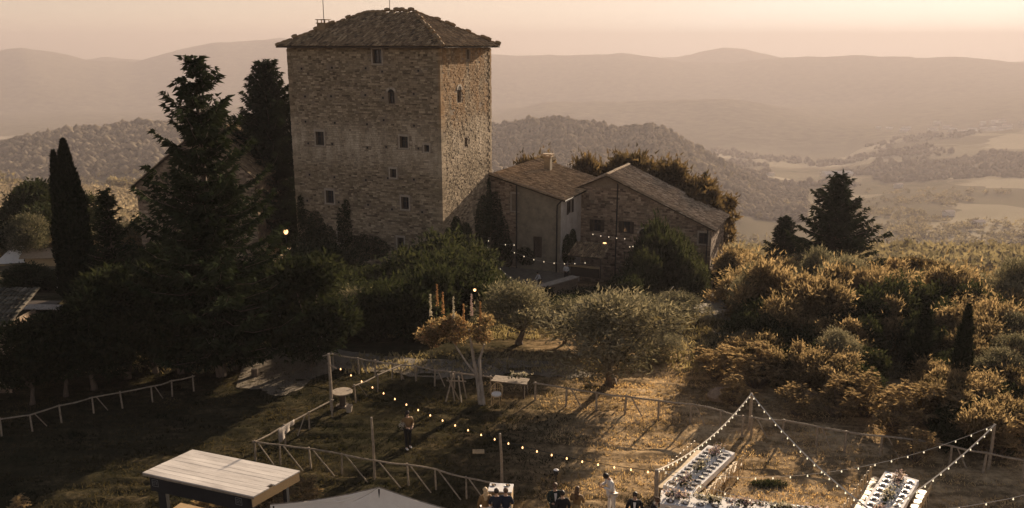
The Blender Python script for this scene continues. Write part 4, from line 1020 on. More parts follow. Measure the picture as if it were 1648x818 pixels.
# --- trees behind the houses
for px, y, sc, lab, o_ in ((850, 100, 1.3, 'thin backlit tree behind the plastered house, left of its chimney', pine[2]), (892, 103, 1.3, 'thin backlit tree just right of the farmhouse chimney', pine[1]), (950, 104, 1.25, 'lone loose-headed tree between chimney and stone gable', pine[2]), (1000, 103, .95, 'low spreading tree right behind the ridge of the stone gable', pine[1]), (1030, 100, 1.5, 'tall wind-shaped pine above the stone farmhouse roof', pine[0]), (1075, 97, 1.7, 'dense golden-brown pine above the middle of the long roof', pine[0]), (1105, 96, 1.8, 'broad golden pine above the lower half of the long roof', pine[1]), (1135, 95, 1.6, 'golden pine at the low right end of the long roof', pine[2]), (1150, 93, 1.3, 'smaller pine hugging the right corner of the stone farmhouse', pine[0])):
    a = at_y(px, y); tgt = {850: 258, 892: 255, 950: 255, 1000: 264, 1030: 250, 1075: 262, 1105: 270, 1135: 290, 1150: 318}[px]
    top = PY(px, tgt, y)[2]; s = (top - a.z) / height_of(o_)
    put(o_, 0, 0, (sc, sc, s), at=a, label=lab)
put(scyp, 0, 0, (1.9, 1.9, (PY(1146, 283, 98)[2] - at_y(1146, 98).z) / 5.0), 0, at=at_y(1146, 98), label='tall thin cypress poking out behind the long roof')
# --- slender cypresses in the wood
for px, py, top, w, lab in ((1540, 640, 494, 1.15, 'tallest slender cypress in the golden wood at the right'), (1477, 610, 492, 1.35, 'shorter slender cypress left of the tallest one'), (1376, 520, 474, .95, 'small cypress tip in the middle of the golden wood'), (1358, 528, 490, .85, 'smallest cypress tip beside its taller twin')):
    a = on(px, py); s = (PY(px, top, a.y)[2] - a.z) / 5.0; put(scyp, 0, 0, (w, w, s), at=a, label=lab)

# --- the golden wood on the right
GW = 'sunlit scrub trees of the wood on the right'
rg_ = random.Random(31)
cnt = 0
LX, LY = [1100, 1140, 1160, 1200, 1230, 1300, 1400, 1450, 1500, 1560, 1648, 1760], [470, 430, 398, 392, 405, 428, 428, 420, 428, 442, 452, 462]
ZC = [(1230, 'left of the small conifer'), (1300, 'below the small conifer'), (1390, 'below the airy conifer'), (1450, 'right of the airy conifer'), (1510, 'around the shorter slender cypress'), (1570, 'around the tallest slender cypress'), (9999, 'towards the right picture edge')]
ZD = [(54, 'at the meadow edge of the wood'), (66, 'in the lower part of the wood'), (82, 'in the upper part of the wood'), (999, 'on the far rim of the wood')]
def where(px, y): return next(b for a, b in ZD if y < a) + ', ' + next(b for a, b in ZC if px < a)
def a_y(px): return float(np.interp(px, [1125, 1180, 1240, 1300, 1400, 1500, 1600, 1720], [50, 46, 43.5, 42, 39.5, 37.5, 35.5, 33]))
for k in range(2200):
    px = rg_.uniform(1125, 1720); y = 34 + 86 * rg_.random() ** 1.25
    d_edge = 0
    if px < 1180 and y < 52: continue
    if 1118 < px < 1198 and y < 84 and y > 57: continue
    if px < 1215 and y < 58 and rg_.random() < .4: continue
    if (abs(px - 1541) < 34 and y < 45) or (abs(px - 1477) < 30 and y < 49): continue
    if a_y(px) > y: continue
    if px < 1165 and y > 76: continue
    a = at_y(px, y)
    ok = all((a.x - q[0]) ** 2 + (a.y - q[1]) ** 2 > (q[2]) ** 2 for q in spots)
    if not ok: continue
    dist = math.hypot(a.x, a.y); hmax = CAM_H - a.z - dist * tandep(px, np.interp(px, LX, LY) + rg_.uniform(-9, 22))
    if y < 60 and px < 1230: hmax = min(hmax, CAM_H - a.z - dist * tandep(px, 548))
    if y < 58: hmax = min(hmax, 1.9 + max(0, y - 45) * 0.32)
    if hmax < 1.0: continue
    s = min(rg_.uniform(0.62, 1.12) * (0.80 if y < 50 else 1.0), hmax / 3.3); spots.append((a.x, a.y, 1.35 * s + (y - 44) * 0.016)); cnt += 1
    r_ = rg_.random()
    if y > 80: o_ = rg_.choice(gold + [pine[1], pine[2]] + [twig[0]])
    elif y > 50 and r_ < .13: o_ = rg_.choice(twig)
    elif y < 52: o_ = rg_.choice(bush + bush + gold + olive[:1])
    elif r_ < 0.56: o_ = rg_.choice(gold)
    elif r_ < 0.84: o_ = rg_.choice(bush)
    else: o_ = rg_.choice(olive)
    h = 1.0 if o_ not in pine else 0.6
    zf = min(s * rg_.uniform(.9, 1.35), hmax / 3.0); zw = where(px, y); sz = 'tall' if zf > .95 else ('low' if zf < .65 else 'middling')
    wide = max(s, .62)
    if o_ in twig: put(o_, 0, 0, (wide, wide, zf), at=a, label='half bare twiggy tree ' + zw, group='twiggy trees, ' + zw)
    elif o_ in bush: put(o_, 0, 0, (wide, wide, zf), at=a, label='dark green bush ' + zw, group='dark bushes inside the wood, ' + zw)
    elif o_ in olive: put(o_, 0, 0, (wide * .85, wide * .85, zf * .85), at=a, label='greyish olive ' + zw, group='olives inside the wood, ' + zw)
    elif o_ in pine: put(o_, 0, 0, (wide * .8, wide * .8, zf * .55), at=a, label='loose-headed tree ' + zw, group='loose trees, ' + zw)
    else: put(o_, 0, 0, (wide, wide, zf), at=a, label=sz + ' golden scrub tree ' + zw, group=sz + ' scrub trees, ' + zw)
for k in range(150):
    px = rg_.uniform(1150, 1740); y = rg_.uniform(118, 235); a = at_y(px, y)
    if all((a.x - q[0]) ** 2 + (a.y - q[1]) ** 2 > q[2] ** 2 for q in spots):
        s = rg_.uniform(.9, 1.5); spots.append((a.x, a.y, 2.6 * s)); put(rg_.choice(gold + olive), 0, 0, (s, s, s * rg_.uniform(.8, 1.1)), at=a, label='hazy tree on the slope beyond the rim of the wood', group='trees on the slope beyond the wood')
# feathery shrubs nearest the fence
for px, py, s, lab in ((1345, 672, 1.0, 'feathery shrub left of the gap in the fence-side scrub'), (1445, 700, 1.15, 'large feathery golden shrub in front of the tall slender cypress'), (1500, 690, 1.3, 'largest feathery golden shrub at the edge of the wood'), (1395, 672, 1.1, 'feathery golden shrub right of the small dark hollow'), (1280, 668, .8, 'small feathery shrub behind the fence near the crossing light strings'), (1470, 742, .75, 'low feathery tuft leaning on the fence'), (1600, 742, .8, 'low feathery shrub behind the tall light pole'), (1640, 728, 1.1, 'feathery shrub at the right edge of the photograph'), (1185, 655, .8, 'feathery golden shrub where the two light strings meet'), (1215, 625, 1.2, 'tall feathery shrub behind the crossing light strings'), (1150, 610, 1.1, 'feathery golden shrub above the pale boulder'), (1560, 660, 1.1, 'upright feathery shrub right of the tall slender cypress'), (1330, 630, 1.1, 'feathery shrub deep in the shade behind the fence')):
    put(sumacs[int(px) % 2], px, py, s * 0.78, label=lab)

# --- the left: trees along the garden fence, hedges, olives beyond
for px, py, s, lab in ((52, 652, .72, 'dark round tree nearest the left edge behind the rail fence'), (106, 640, .74, 'second dark round tree from the left behind the rail fence'), (152, 628, .9, 'third dark round tree from the left behind the rail fence'), (205, 610, 1.05, 'dark round tree in the middle of the fence-side row'), (250, 600, 1.0, 'dark round tree left of the tall conifer trunk'), (291, 602, .95, 'dark round tree closest to the tall conifer on its left'), (378, 596, .8, 'dark small tree just right of the tall conifer trunk'), (330, 560, 1.2, 'dark tree behind the tall conifer')):
    put(oak[int(px) % 2], px, py, (s, s, s), label=lab)
for px, y, s in ((15, 70, 1.0), (45, 73, .9), (-5, 68, 1.1), (160, 62, 1.3), (195, 66, 1.4), (230, 62, 1.3), (215, 56, 1.2), (175, 54, 1.2), (260, 70, 1.2), (290, 72, 1.3), (120, 48, .8), (240, 58, 1.1), (60, 46, .6)):
    fit(rg_.choice(bush), px, y, s, np.interp(px, [0, 60, 100, 160, 200, 240, 300], [425, 440, 470, 400, 385, 402, 420]) + rg_.uniform(0, 14) + max(0, 58 - y) * 4, label='dark bush in the shaded garden left of the tall conifer', group='dark garden bushes on the left')
rg_ = random.Random(12); n_ = 0
for k in range(400):
    px = rg_.uniform(-40, 300); y = rg_.uniform(84, 150); a = at_y(px, y)
    if not all((a.x - q[0]) ** 2 + (a.y - q[1]) ** 2 > q[2] ** 2 for q in spots): continue
    if a.x > -34 and y < 96: continue
    s = rg_.uniform(.8, 1.15); spots.append((a.x, a.y, 2.6 * s)); n_ += 1
    o_ = rg_.choice(olive + gold[:2])
    put(o_, 0, 0, s, at=a, label='pale sunlit olive on the slope beyond the left garden' if o_ in olive else 'golden scrub tree on the slope beyond the left garden', group='olives on the near left slope' if o_ in olive else 'scrub trees on the near left slope')
for px, y, s in ((20, 92, 1.6), (48, 94, 1.5), (78, 95, 1.45), (5, 90, 1.5)):
    put(oak[1], 0, 0, s, at=at_y(px, y), label='big dark tree standing above the pale olives at the left edge', group='big dark trees at the left edge')

# --- far woods: every tree a small lumpy crown, joined because nobody could count them
def far_wood(name, n, pick, seed, h0=5.0, spread=1.0, mat='far', leafy=0):
    rg = np.random.default_rng(seed); V, F = ico(1); V = np.array(V); F = np.array(F)
    xs, ys = pick(n, rg); zs = H(xs, ys); n = len(xs)
    sc = np.exp(rg.normal(0, .26, n)) * h0
    if leafy:                                  # nearer slopes: ragged crowns made of leaf clumps
        d = rg.normal(size=(n, leafy, 3)); d /= np.linalg.norm(d, axis=2)[..., None]; d[..., 2] = np.abs(d[..., 2]) * 1.15 - .15
        p = d * rg.uniform(.55, 1.0, (n, leafy, 1)) * (sc * np.array([[.62], [.62], [.72]])).T[:, None, :] + np.stack([xs, ys, zs + sc * .3], 1)[:, None, :]
        base = rg.uniform(.15, .75, n); tn = np.clip(np.repeat(base, leafy) + rg.normal(0, .18, n * leafy), 0, 1)
        v, f = leaves(p.reshape(-1, 3), h0 * .42, rg, .3, .8, d.reshape(-1, 3))
        return obj(name, np_mesh(name, v, f, L[mat], tn), kind='stuff')
    v = V[None] * (1 + 0.5 * (rg.random((n, len(V), 1)) - 0.5))
    v = v * np.stack([sc * .55 * spread, sc * .55 * spread, sc * .62], 1)[:, None, :] * rg.uniform(.75, 1.4, (n, 1, 3))
    v = v + np.stack([xs, ys, zs + sc * 0.35], 1)[:, None, :]
    f = F[None] + (np.arange(n) * len(V))[:, None, None]
    tn = np.repeat(np.clip(rg.normal(0.45, 0.25, n), 0, 1), len(F)) + rg.normal(0, .1, n * len(F))
    obj(name, np_mesh(name, v.reshape(-1, 3), f.reshape(-1, 3), L[mat], np.clip(tn, 0, 1)), kind='stuff')
def pick_polar(px0, px1, r0, r1, mask=None):
    def g(n, rg):
        az = np.arctan((rg.uniform(px0, px1, n) - 824) / 1401.0); r = np.exp(rg.uniform(math.log(r0), math.log(r1), n))
        x, y = r * np.sin(az), r * np.cos(az)
        if mask: m = mask(x, y, r, az, rg); x, y = x[m], y[m]
        return x, y
    return g
nm = lambda thr, sc: (lambda x, y, r, az, rg: NZ.fbm(x / sc + 3, y / sc + 8, 3) > thr)
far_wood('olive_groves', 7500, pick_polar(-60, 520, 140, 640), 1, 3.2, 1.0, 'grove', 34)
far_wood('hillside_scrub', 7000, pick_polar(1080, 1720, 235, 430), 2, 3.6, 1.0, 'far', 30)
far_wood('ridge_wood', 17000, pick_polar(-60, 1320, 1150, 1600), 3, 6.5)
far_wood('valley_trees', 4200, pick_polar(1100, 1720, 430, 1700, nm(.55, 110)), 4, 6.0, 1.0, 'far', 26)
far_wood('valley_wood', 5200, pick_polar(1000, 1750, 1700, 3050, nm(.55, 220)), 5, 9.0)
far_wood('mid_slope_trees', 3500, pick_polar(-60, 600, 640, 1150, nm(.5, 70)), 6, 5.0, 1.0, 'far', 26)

# --- ivy and creepers
def creeper(name, label, o, ux, nrm, spots_, seed, par_rz=0, mat='ivy', n=2600):
    rg = np.random.default_rng(seed); P_ = []; D_ = []
    o, ux, nrm = [np.array(q, float) for q in (o, ux, nrm)]
    for u, z, ru, rz_ in spots_:
        m = int(n * ru * rz_ / 4) + 60; a = rg.uniform(0, 6.28, m); q = rg.random(m) ** .55
        uu = u + ru * q * np.cos(a); zz = z + rz_ * q * np.sin(a) ; k = rg.uniform(0.05, 0.40, m) * (1.1 - q)
        P_.append(o + uu[:, None] * ux + k[:, None] * nrm + np.stack([0 * zz, 0 * zz, zz], 1)); D_.append(np.tile(nrm + [0, 0, -.3], (m, 1)))
    p = np.concatenate(P_); v, f = leaves(p, 0.16, rg, 0, 0.7, np.concatenate(D_))
    ob = obj(name, np_mesh(name, v, f, L[mat], np.clip(rg.normal(.45, .22, len(p)), 0, 1))); tag(ob, label, 'ivy'); return ob
Tl = TC - AX * TW
creeper('ivy', 'ivy climbing the lower left of the tower front', (Tl[0], Tl[1], 0), AX, -AY, [(1.0, -1.0, 1.3, 3.0), (2.2, -.5, 1.2, 2.4), (0.5, 1.6, .5, 1.8), (3.4, -1, 1.3, 1.6), (5.5, 0.4, .9, 2.4), (5.9, 2.3, .4, 1.0), (8, -1.2, 2.5, 1.2)], 1)
creeper('ivy', 'ivy climbing around the near corner of the tower', (TC[0], TC[1], 0), AY, AX, [(0.8, -1.2, 1.4, 2.4), (2.5, -0.5, 1.4, 2.5), (4.4, -1, 1.6, 2.0), (8.6, 0, 1.9, 3.0), (10, 2, .6, 2.6)], 2)
creeper('ivy', 'dark ivy curtain in the corner between tower and plastered house', (PW[0][0], PW[0][1], 0), AX, -AY, [(0.5, 0.5, .9, 2.6), (1.1, -1.8, 1.1, 2.6), (2.0, -3.2, .6, 1.6), (3.9, -3.4, 1.1, 1.0)], 3, n=3200)
creeper('ivy', 'creeper low on the pale side wall of the plastered house', (PW[0] + AX * PW[1])[:3] * [1, 1, 0], AY, AX, [(1.5, -2.6, 1.2, 1.5), (3.4, -2.8, 1.3, 1.9)], 4)

# --- grass
def grass(name, n, pick, seed, h=0.16, mat='grass', kind='stuff', tf=None):
    rg = np.random.default_rng(seed); xs, ys = pick(n, rg); n = len(xs)
    zs = H(xs, ys) - 0.02; p = np.stack([xs, ys, zs], 1); p = np.repeat(p, 3, 0) + rg.normal(size=(3 * n, 3)) * [0.05, 0.05, 0]
    v, f = leaves(p, h, rg, 1.6, 0.30)
    patch = NZ.fbm(xs * .5, ys * .9, 4); tn = np.repeat(np.clip((patch - .5) * 2.6 + .5 + rg.normal(0, .15, n), 0, 1), 3)
    obj(name, np_mesh(name, v, f, L[mat], tn), kind=kind)
def box_pick(x0, x1, y0, y1, mask=None):
    def g(n, rg):
        x, y = rg.uniform(x0, x1, n), rg.uniform(y0, y1, n)
        if mask is not None: m = mask(x, y); x, y = x[m], y[m]
        return x, y
    return g
grass('meadow_grass', 30000, box_pick(-26, 6, 26, 46, lambda x, y: x < 3.5 + (NZ.fbm(x * .5, y * .5, 3) - .5) * 14), 1, 0.12, 'green_grass')
grass('dry_meadow_grass', 28000, box_pick(-4, 28, 26, 46, lambda x, y: x > 2.0 + (NZ.fbm(x * .5, y * .5, 3) - .5) * 14), 3, 0.11, 'grass')
grass('long_grass', 16000, box_pick(-32, 34, 44, 62, lambda x, y: ~((x > -15.5) & (x < -9.3) & (y < 53.5)) & ~((y < 51.3) & (y > 47.6) & (x < 4) & (x > -12))), 2, 0.30, 'pale_grass')
# ------------------------------------------------------------------ dirt path, terrace, steps
def draped(name, pts_l, pts_r, mat, lift=0.02, n=110):
    """a strip of ground surface laid over the land between two lines"""
    def samp(pts, t):
        k = t * (len(pts) - 1); i = min(int(k), len(pts) - 2); f = k - i; return pts[i] * (1 - f) + pts[i + 1] * f
    a = [samp(pts_l, i / n) for i in range(n + 1)]; b = [samp(pts_r, i / n) for i in range(n + 1)]; m = 6; v = []; f = []
    for i in range(n + 1):
        wd = (b[i] - a[i]).length
        for k in range(m + 1):
            w = k / m; q = a[i] * (1 - w) + b[i] * w
            if k in (0, m): w += (float(NZ.fbm(q.x * .9 + k, q.y * .9, 3)) - .5) * 1.3 / max(wd, .5)
            q = a[i] * (1 - w) + b[i] * w; v.append((q.x, q.y, hz(q.x, q.y) + lift))
    for i in range(n):
        for k in range(m): s = i * (m + 1) + k; f.append((s, s + 1, s + m + 2, s + m + 1))
    mb = MB(); mb.add(v, f); o = mb.build(name, mat, smooth=True, kind='structure'); return o
M['dirt'] = simple('dirt_path', (0.21, 0.172, 0.125), (0.11, 0.09, 0.065), 1.2, 1.0, 0.5)
M['gravel'] = simple('terrace_gravel', (0.20, 0.17, 0.13), (0.11, 0.095, 0.075), 2.0, 1.0, 0.5)
V_ = lambda l: [on(a, b) for a, b in l]
draped('path', V_([(395, 575), (440, 556), (520, 560), (600, 572), (700, 580), (820, 578), (950, 590)]), V_([(380, 625), (450, 640), (540, 592), (620, 600), (720, 612), (820, 606), (960, 612)]), M['dirt'], 0.03)
draped('ground_clearing', V_([(1105, 480), (1165, 462), (1195, 470)]), V_([(1110, 520), (1160, 540), (1185, 530)]), M['dirt'], 0.03, 30)
tz = -4.75
def terrace():
    t = thing('terrace', 'paved terrace with a pale stone parapet in front of the plastered house', 'terrace', (PW[0][0], PW[0][1], tz), -TD)
    m = MB(); m.box((3.0, -4.0, -1.1), (13.0, 8.0, 2.2)); m.build('paving', M['gravel'], t)
    a = P(826, 474, tz + .85); b = P(927, 445, tz + .85)
    q = MB(); d = np.array(b - a); Lw = math.hypot(d[0], d[1]); ang = math.atan2(d[1], d[0]); A = np.array(Matrix.Rotation(ang + TD, 3, 'Z'))
    loc = lambda p: np.array([(np.array(p) - PW[0])[:2] @ AX[:2], (np.array(p) - PW[0])[:2] @ AY[:2], 0])
    c = (loc(a) + loc(b)) / 2
    q.box((c[0], c[1], 0.1), (Lw, 0.5, 1.4), M=A); q.build('parapet', M['house_stone'], t)
    cp = MB(); cp.box((0, 0, 0), (1.02, 0.95, 0.09)); me = cp.mesh('coping_stone', M['dressed_stone']); n = int(Lw / 1.05)
    for k in range(n):
        o = obj('coping_stone', me, t); f = (k + .5) / n; w = loc(a) * (1 - f) + loc(b) * f; o.location = (w[0], w[1], 0.85); o.rotation_euler = (0, random.gauss(0, .01), ang + TD)
    return t
terrace()
def steps():
    b = PY(1022, 418, 84.5); t = thing('stone_steps', 'worn stone steps climbing to the arched door', 'steps', b, -TD); me = MB().box((0, 0, 0), (1.9, 0.42, 0.2)).mesh('step', M['dressed_stone'])
    for k in range(7): o = obj('step', me, t); o.location = (k * 0.08, k * 0.4, k * 0.19 - 0.6)
    m = MB(); m.box((0.25, 1.4, -1.2), (1.9, 3.0, 1.1)); m.build('base', M['house_stone'], t)
steps()

# ------------------------------------------------------------------ lean-to bar, terrace tables, lamps
def leanto():
    a = PY(945, 404, 82); o = Vector((a.x, a.y, tz)); t = thing('lean_to_bar', 'small lean-to bar with a brown sloping roof at the foot of the stone gable', 'bar', o, -TD)
    z1 = PY(945, 392, 83)[2] - tz; z0 = PY(945, 413, 81)[2] - tz
    m = MB(); roof_slab(m, [(-1.6, -1.3, z0), (1.9, -1.3, z0), (1.9, 1.4, z1), (-1.6, 1.4, z1)], .08); m.build('roof_deck', M['dark_wood'], t)
    r = MB(); tiled_slope(r, (-1.6, -1.3, z0 + .02), (1.9, -1.3, z0 + .02), (1.9, 1.4, z1 + .02), (-1.6, 1.4, z1 + .02), 81); r.build('roof_tiles', M['roof_tile'], t, kind='stuff')
    for x in (-1.5, 1.8): p = MB(); p.box((x, -1.2, z0 / 2), (.12, .12, z0)); p.build('post', M['dark_wood'], t)
    c = MB(); c.box((0.1, -1.0, 1.05), (3.2, .6, .08)); c.build('counter_top', M['board'], t)
    c = MB(); c.box((0.1, -.95, .5), (3.0, .1, 1.0)); c.build('counter_front', M['dark_wood'], t)
leanto()
def trestle_table(name, label, loc, rz, L_, W_, h=0.76, mat='white_cloth', group=None):
    t = thing(name, label, 'table', loc, rz, group)
    m = MB(); m.box((0, 0, h - .025), (L_, W_, .05)); m.build('table_top', M[mat], t)
    k = max(2, int(L_ / 2.2)); me = MB().box((0, 0, 0), (.07, W_ * .8, .06)).box((0, -W_ * .36, -h / 2 + .06), (.06, .06, h - .15)).box((0, W_ * .36, -h / 2 + .06), (.06, .06, h - .15)).mesh('leg', M['pole'])
    for q in range(k): o = obj('leg', me, t); o.location = (-L_ / 2 + .3 + q * (L_ - .6) / (k - 1), 0, h - .09)
    return t
trestle_table('table', 'long grey table on the terrace where the waiter bends', PY(850, 459, 77.5) - Vector((0, 0, .76)), .55, 3.4, .9, mat='board')
trestle_table('table', 'white-topped table at the near left end of the terrace', PY(808, 467, 74) - Vector((0, 0, .76)), .2, 1.8, .9)
def lamp(name, label, p, r, group=None, post=0):
    t = thing(name, label, 'lamp', p); m = MB(); m.lathe((0, 0, 0), [(r * .5, -r * 1.1), (r, -.2 * r), (r * .9, r * .6), (r * .3, r)], 9); m.build('glass_shade', M['lantern'], t)
    c = MB(); c.lathe((0, 0, r), [(r * .8, 0), (r * .2, r * .5), (.01, r * .7)], 8)
    if post: c.tube([(0, 0, -r * 1.1), (0, 0, -post)], .05, 6)
    else: c.tube([(0, 0, r * 1.4), (0, .3, r * 1.6)], .02, 5)
    c.build('frame', M['iron'], t); return t
lamp('street_lantern', 'glowing round lantern between the gabled house and the tower', PY(460, 373, 80), .22, post=3.6)
lamp('wall_lantern', 'bright wall lamp beside the lean-to bar roof', PY(973, 393, 84.0), .2)

# ------------------------------------------------------------------ light strings and poles
POLE_H = 2.5
def pole(px, py, h, label, r=.07, z=0.0, tilt=(0, 0), name='light_pole'):
    b = on(px, py); t = thing(name, label, 'pole', b); m = MB()
    m.tube([(0, 0, -.3), (tilt[0] * .5 + .02, tilt[1] * .5, h / 2), (tilt[0], tilt[1], h)], [r, r * .92, r * .8], 7); m.build('post', M['pole'], t)
    c = MB(); c.lathe((tilt[0], tilt[1], h), [(r * .8, 0), (r * .7, .03), (.01, .04)], 7); c.build('cut_top', M['pale_bark'], t)
    return b + Vector((tilt[0], tilt[1], h))
def h_for(px, py, ptop):
    b = on(px, py); return PY(px, ptop, b.y).z - b.z
tA = pole(534, 663, h_for(534, 663, 570), 'tall bracketed pole at the fence corner where the warm bulb string starts', .085)
br = MB(); br.tube([(tA.x - .1, tA.y, tA.z - .45), (tA.x + .35, tA.y, tA.z - .75)], .04, 5); br.tube([(tA.x - .3, tA.y, tA.z - .1), (tA.x + .2, tA.y, tA.z + .02)], .035, 5)
tag(br.build('bracket_arm', M['pole']), 'short weathered arms lashed to the tall pole at the fence corner', 'bracket')
pole(603, 770, h_for(603, 770, 673), 'bare leaning pole standing inside the near rail fence', .06, tilt=(-.03, 0))
pole(808, 783, h_for(808, 783, 699), 'bare pole rising behind the small buffet table', .065, tilt=(-.08, 0))
b_ = P(1057, 757, 2.2)
def pole_at(p, label, r=.07):
    t = thing('light_pole', label, 'pole', (p.x, p.y, hz(p.x, p.y))); h = p.z - hz(p.x, p.y)
    m = MB(); m.tube([(0, 0, -.3), (.02, 0, h / 2), (0, 0, h)], [r, r * .92, r * .85], 7); m.build('post', M['pole'], t)
    c = MB(); c.lathe((0, 0, h), [(r * .85, 0), (r * .7, .03), (.01, .04)], 7); c.build('cut_top', M['pale_bark'], t); return p
tB = pole_at(b_, 'thick light pole at the near left corner of the long banquet table', .09)
tD = pole_at(on(1205, 694) + Vector((0, 0, h_for(1205, 694, 634))), 'light pole at the back fence where two strings meet', .08)
tF = pole_at(on(1590, 757) + Vector((0, 0, h_for(1590, 757, 684))), 'light pole standing at the fence near the right edge', .07)
tE = P(1412, 830, 2.0); tG = P(1740, 772, 2.4)
M['rope'] = simple('pale_rope', (0.72, 0.64, 0.52), (0.60, 0.52, 0.42), 8, .9, .1)
def string(label, pts, n, sag=0.25, r=.012, br_=.036, mat='bulb', name='light_string', cable='rope', off=.03, skip=(0, 0), group=None):
    t = thing(name, label, 'string lights', pts[0]); o = Vector(pts[0])
    path = []
    for a, b in zip(pts[:-1], pts[1:]):
        for k in range(13):
            if path and k == 0: continue
            f = k / 12; p = Vector(a).lerp(Vector(b), f); path.append(p - Vector((0, 0, sag * 4 * f * (1 - f))) - o)
    m = MB(); m.tube(path, r, 4); m.build('cable', M[cable], t)
    ln = [0]
    for a, b in zip(path[:-1], path[1:]): ln.append(ln[-1] + (b - a).length)
    me = MB().lathe((0, 0, 0), [(.018, .02), (br_ * .55, -.01), (br_, -br_ * .9), (br_ * .7, -br_ * 1.7), (.01, -br_ * 2)], 7).mesh('bulb', M[mat], True)
    for k in range(n):
        s = (skip[0] + (k + .5) / n * (1 - skip[0] - skip[1])) * ln[-1]; i = max(j for j in range(len(ln)) if ln[j] <= s); i = min(i, len(path) - 2); f = (s - ln[i]) / (ln[i + 1] - ln[i])
        q = path[i].lerp(path[i + 1], f); b = obj('bulb', me, t); b.location = q - Vector((0, 0, r + off))
    return t
string('warm orange string of bulbs drooping from the fence-corner pole across the dark meadow', [tA - Vector((-.3, 0, .55)), tB - Vector((0, 0, .05))], 24, .95, .012, .035, cable='iron')
string('thick pale light string climbing along the left side of the long banquet table', [tB, tD], 24, .5, .032, .030, 'bulb_cool')
string('thick pale light string dropping from the back fence pole towards the near right table', [tD, tE], 18, .35, .032, .030, 'bulb_cool')
string('pale light string from the right-hand pole to the right-hand banquet table', [tF, tE], 15, .3, .032, .030, 'bulb_cool')
string('thin sagging bulb string between the banquet table pole and the right-hand pole', [tB, tF], 20, 1.1, .010, .029, 'bulb_cool')
string('lowest light string sagging across the lower right corner', [tB + Vector((.3, 0, -.1)), tG], 16, 1.5, .012, .029, 'bulb_cool')
def fs(label, l, y, n): return string(label, [PY(a, b, y) for a, b in l], n, .05, .008, .043, 'bulb_cool', off=.0)
fs('pale fairy lights looping down the ivy beside the tower', [(787, 382), (784, 398), (799, 426), (818, 444), (836, 452)], 80, 9)
fs('pale fairy lights slung low along the plastered facade', [(805, 393), (828, 392), (823, 404), (861, 418), (902, 424), (950, 422)], 79, 10)
fs('pale fairy lights strung along the stone gable above the lean-to', [(948, 375), (980, 381), (1012, 384)], 83, 5)
fs('short row of fairy lights left of the arched door', [(1011, 397), (1026, 394)], 84, 3)
g_ = MB(); g_.blob((0, 0, 0), (.09, .09, .09), 1, 2, 0); q_ = g_.build('globe_lamp', M['bulb']); q_.location = PY(764, 467, 50); tag(q_, 'small orange globe lamp hanging over the flowering tree', 'lamp')

# ------------------------------------------------------------------ rail fences of peeled poles
def fence(label, nodes, h=.95, braces=True, seed=0, miss=(), mat='pole', r=.038, supports=False):
    """nodes: the rail tops in the photograph"""
    rg = random.Random(seed); pts = []
    for px, py in nodes:
        b = P(px, py, h)
        for _ in range(3): b = P(px, py, hz(b.x, b.y) + h)
        pts.append(b)
    o = Vector((pts[0].x, pts[0].y, pts[0].z - h)); t = thing('rail_fence', label, 'fence', o)
    for k, p in enumerate(pts):
        q = p - o; m = MB(); l = rg.uniform(-.05, .05); m.tube([(q.x + l, q.y, q.z - h - .2), (q.x, q.y, q.z + rg.uniform(.0, .08))], [r * 1.15, r], 6); m.build('fence_post', M[mat], t)
        if k == len(pts) - 1: continue
        n = pts[k + 1] - o
        if k not in miss:
            d = (n - q).normalized() * .12; m = MB(); mid = (q + n) / 2 + Vector((0, 0, rg.uniform(-.06, .03))); m.tube([q - d, mid, n + d], [r * .9, r, r * .75], 6); m.build('fence_rail', M[mat], t)
        if braces and (k + seed) % 2 == 0 and k not in miss:
            for s_ in (.5,):
                m = MB(); e = q.lerp(n, s_); m.tube([q.lerp(n, s_ * .3), Vector((e.x, e.y, e.z - h * .95))], r * .7, 5); m.build('brace', M[mat], t)
        if supports:
            m = MB(); e = q.lerp(n, .55); sdir = Vector((.75, -.75, 0)); m.tube([q.lerp(n, .1), Vector((e.x + sdir.x * .5, e.y + sdir.y * .6, e.z - h))], r * .75, 5); m.build('brace', M[mat], t)
    return t
fence('rustic rail fence along the shaded trees at the far left', [(-30, 684), (0, 675), (48, 668), (95, 653), (148, 640), (193, 632), (243, 622), (276, 613), (310, 606)], .85, seed=2)
fence('rail fence arm hung with a lace cloth, running down to the sharp corner', [(534, 645), (497, 664), (457, 685), (410, 711)], .9, seed=1, supports=False)
fence('near rail fence with long leaning props, from the sharp corner to the buffet table', [(410, 711), (450, 716), (497, 722), (550, 731), (603, 741), (655, 748), (700, 755), (750, 769), (792, 778)], .9, seed=4, braces=False, supports=True)
fence('short lone rail section behind the round spool table', [(570, 621), (608, 604), (645, 588)], .9, seed=2)
fence('long back rail fence dividing the meadow from the dirt path, left stretch', [(536, 571), (576, 577), (604, 581), (631, 586), (668, 589), (700, 596), (731, 600), (790, 607)], .9, seed=3, r=.045)
fence('long back rail fence below the broad olive tree, middle stretch', [(862, 617), (912, 625), (960, 632), (1008, 638), (1060, 645), (1112, 651), (1160, 661), (1196, 671)], .95, seed=1, r=.05)
fence('long back rail fence along the golden wood, right stretch', [(1210, 672), (1262, 677), (1316, 687), (1362, 695), (1420, 702), (1480, 709), (1532, 718), (1588, 729), (1650, 741), (1710, 752)], .95, seed=2, r=.05)
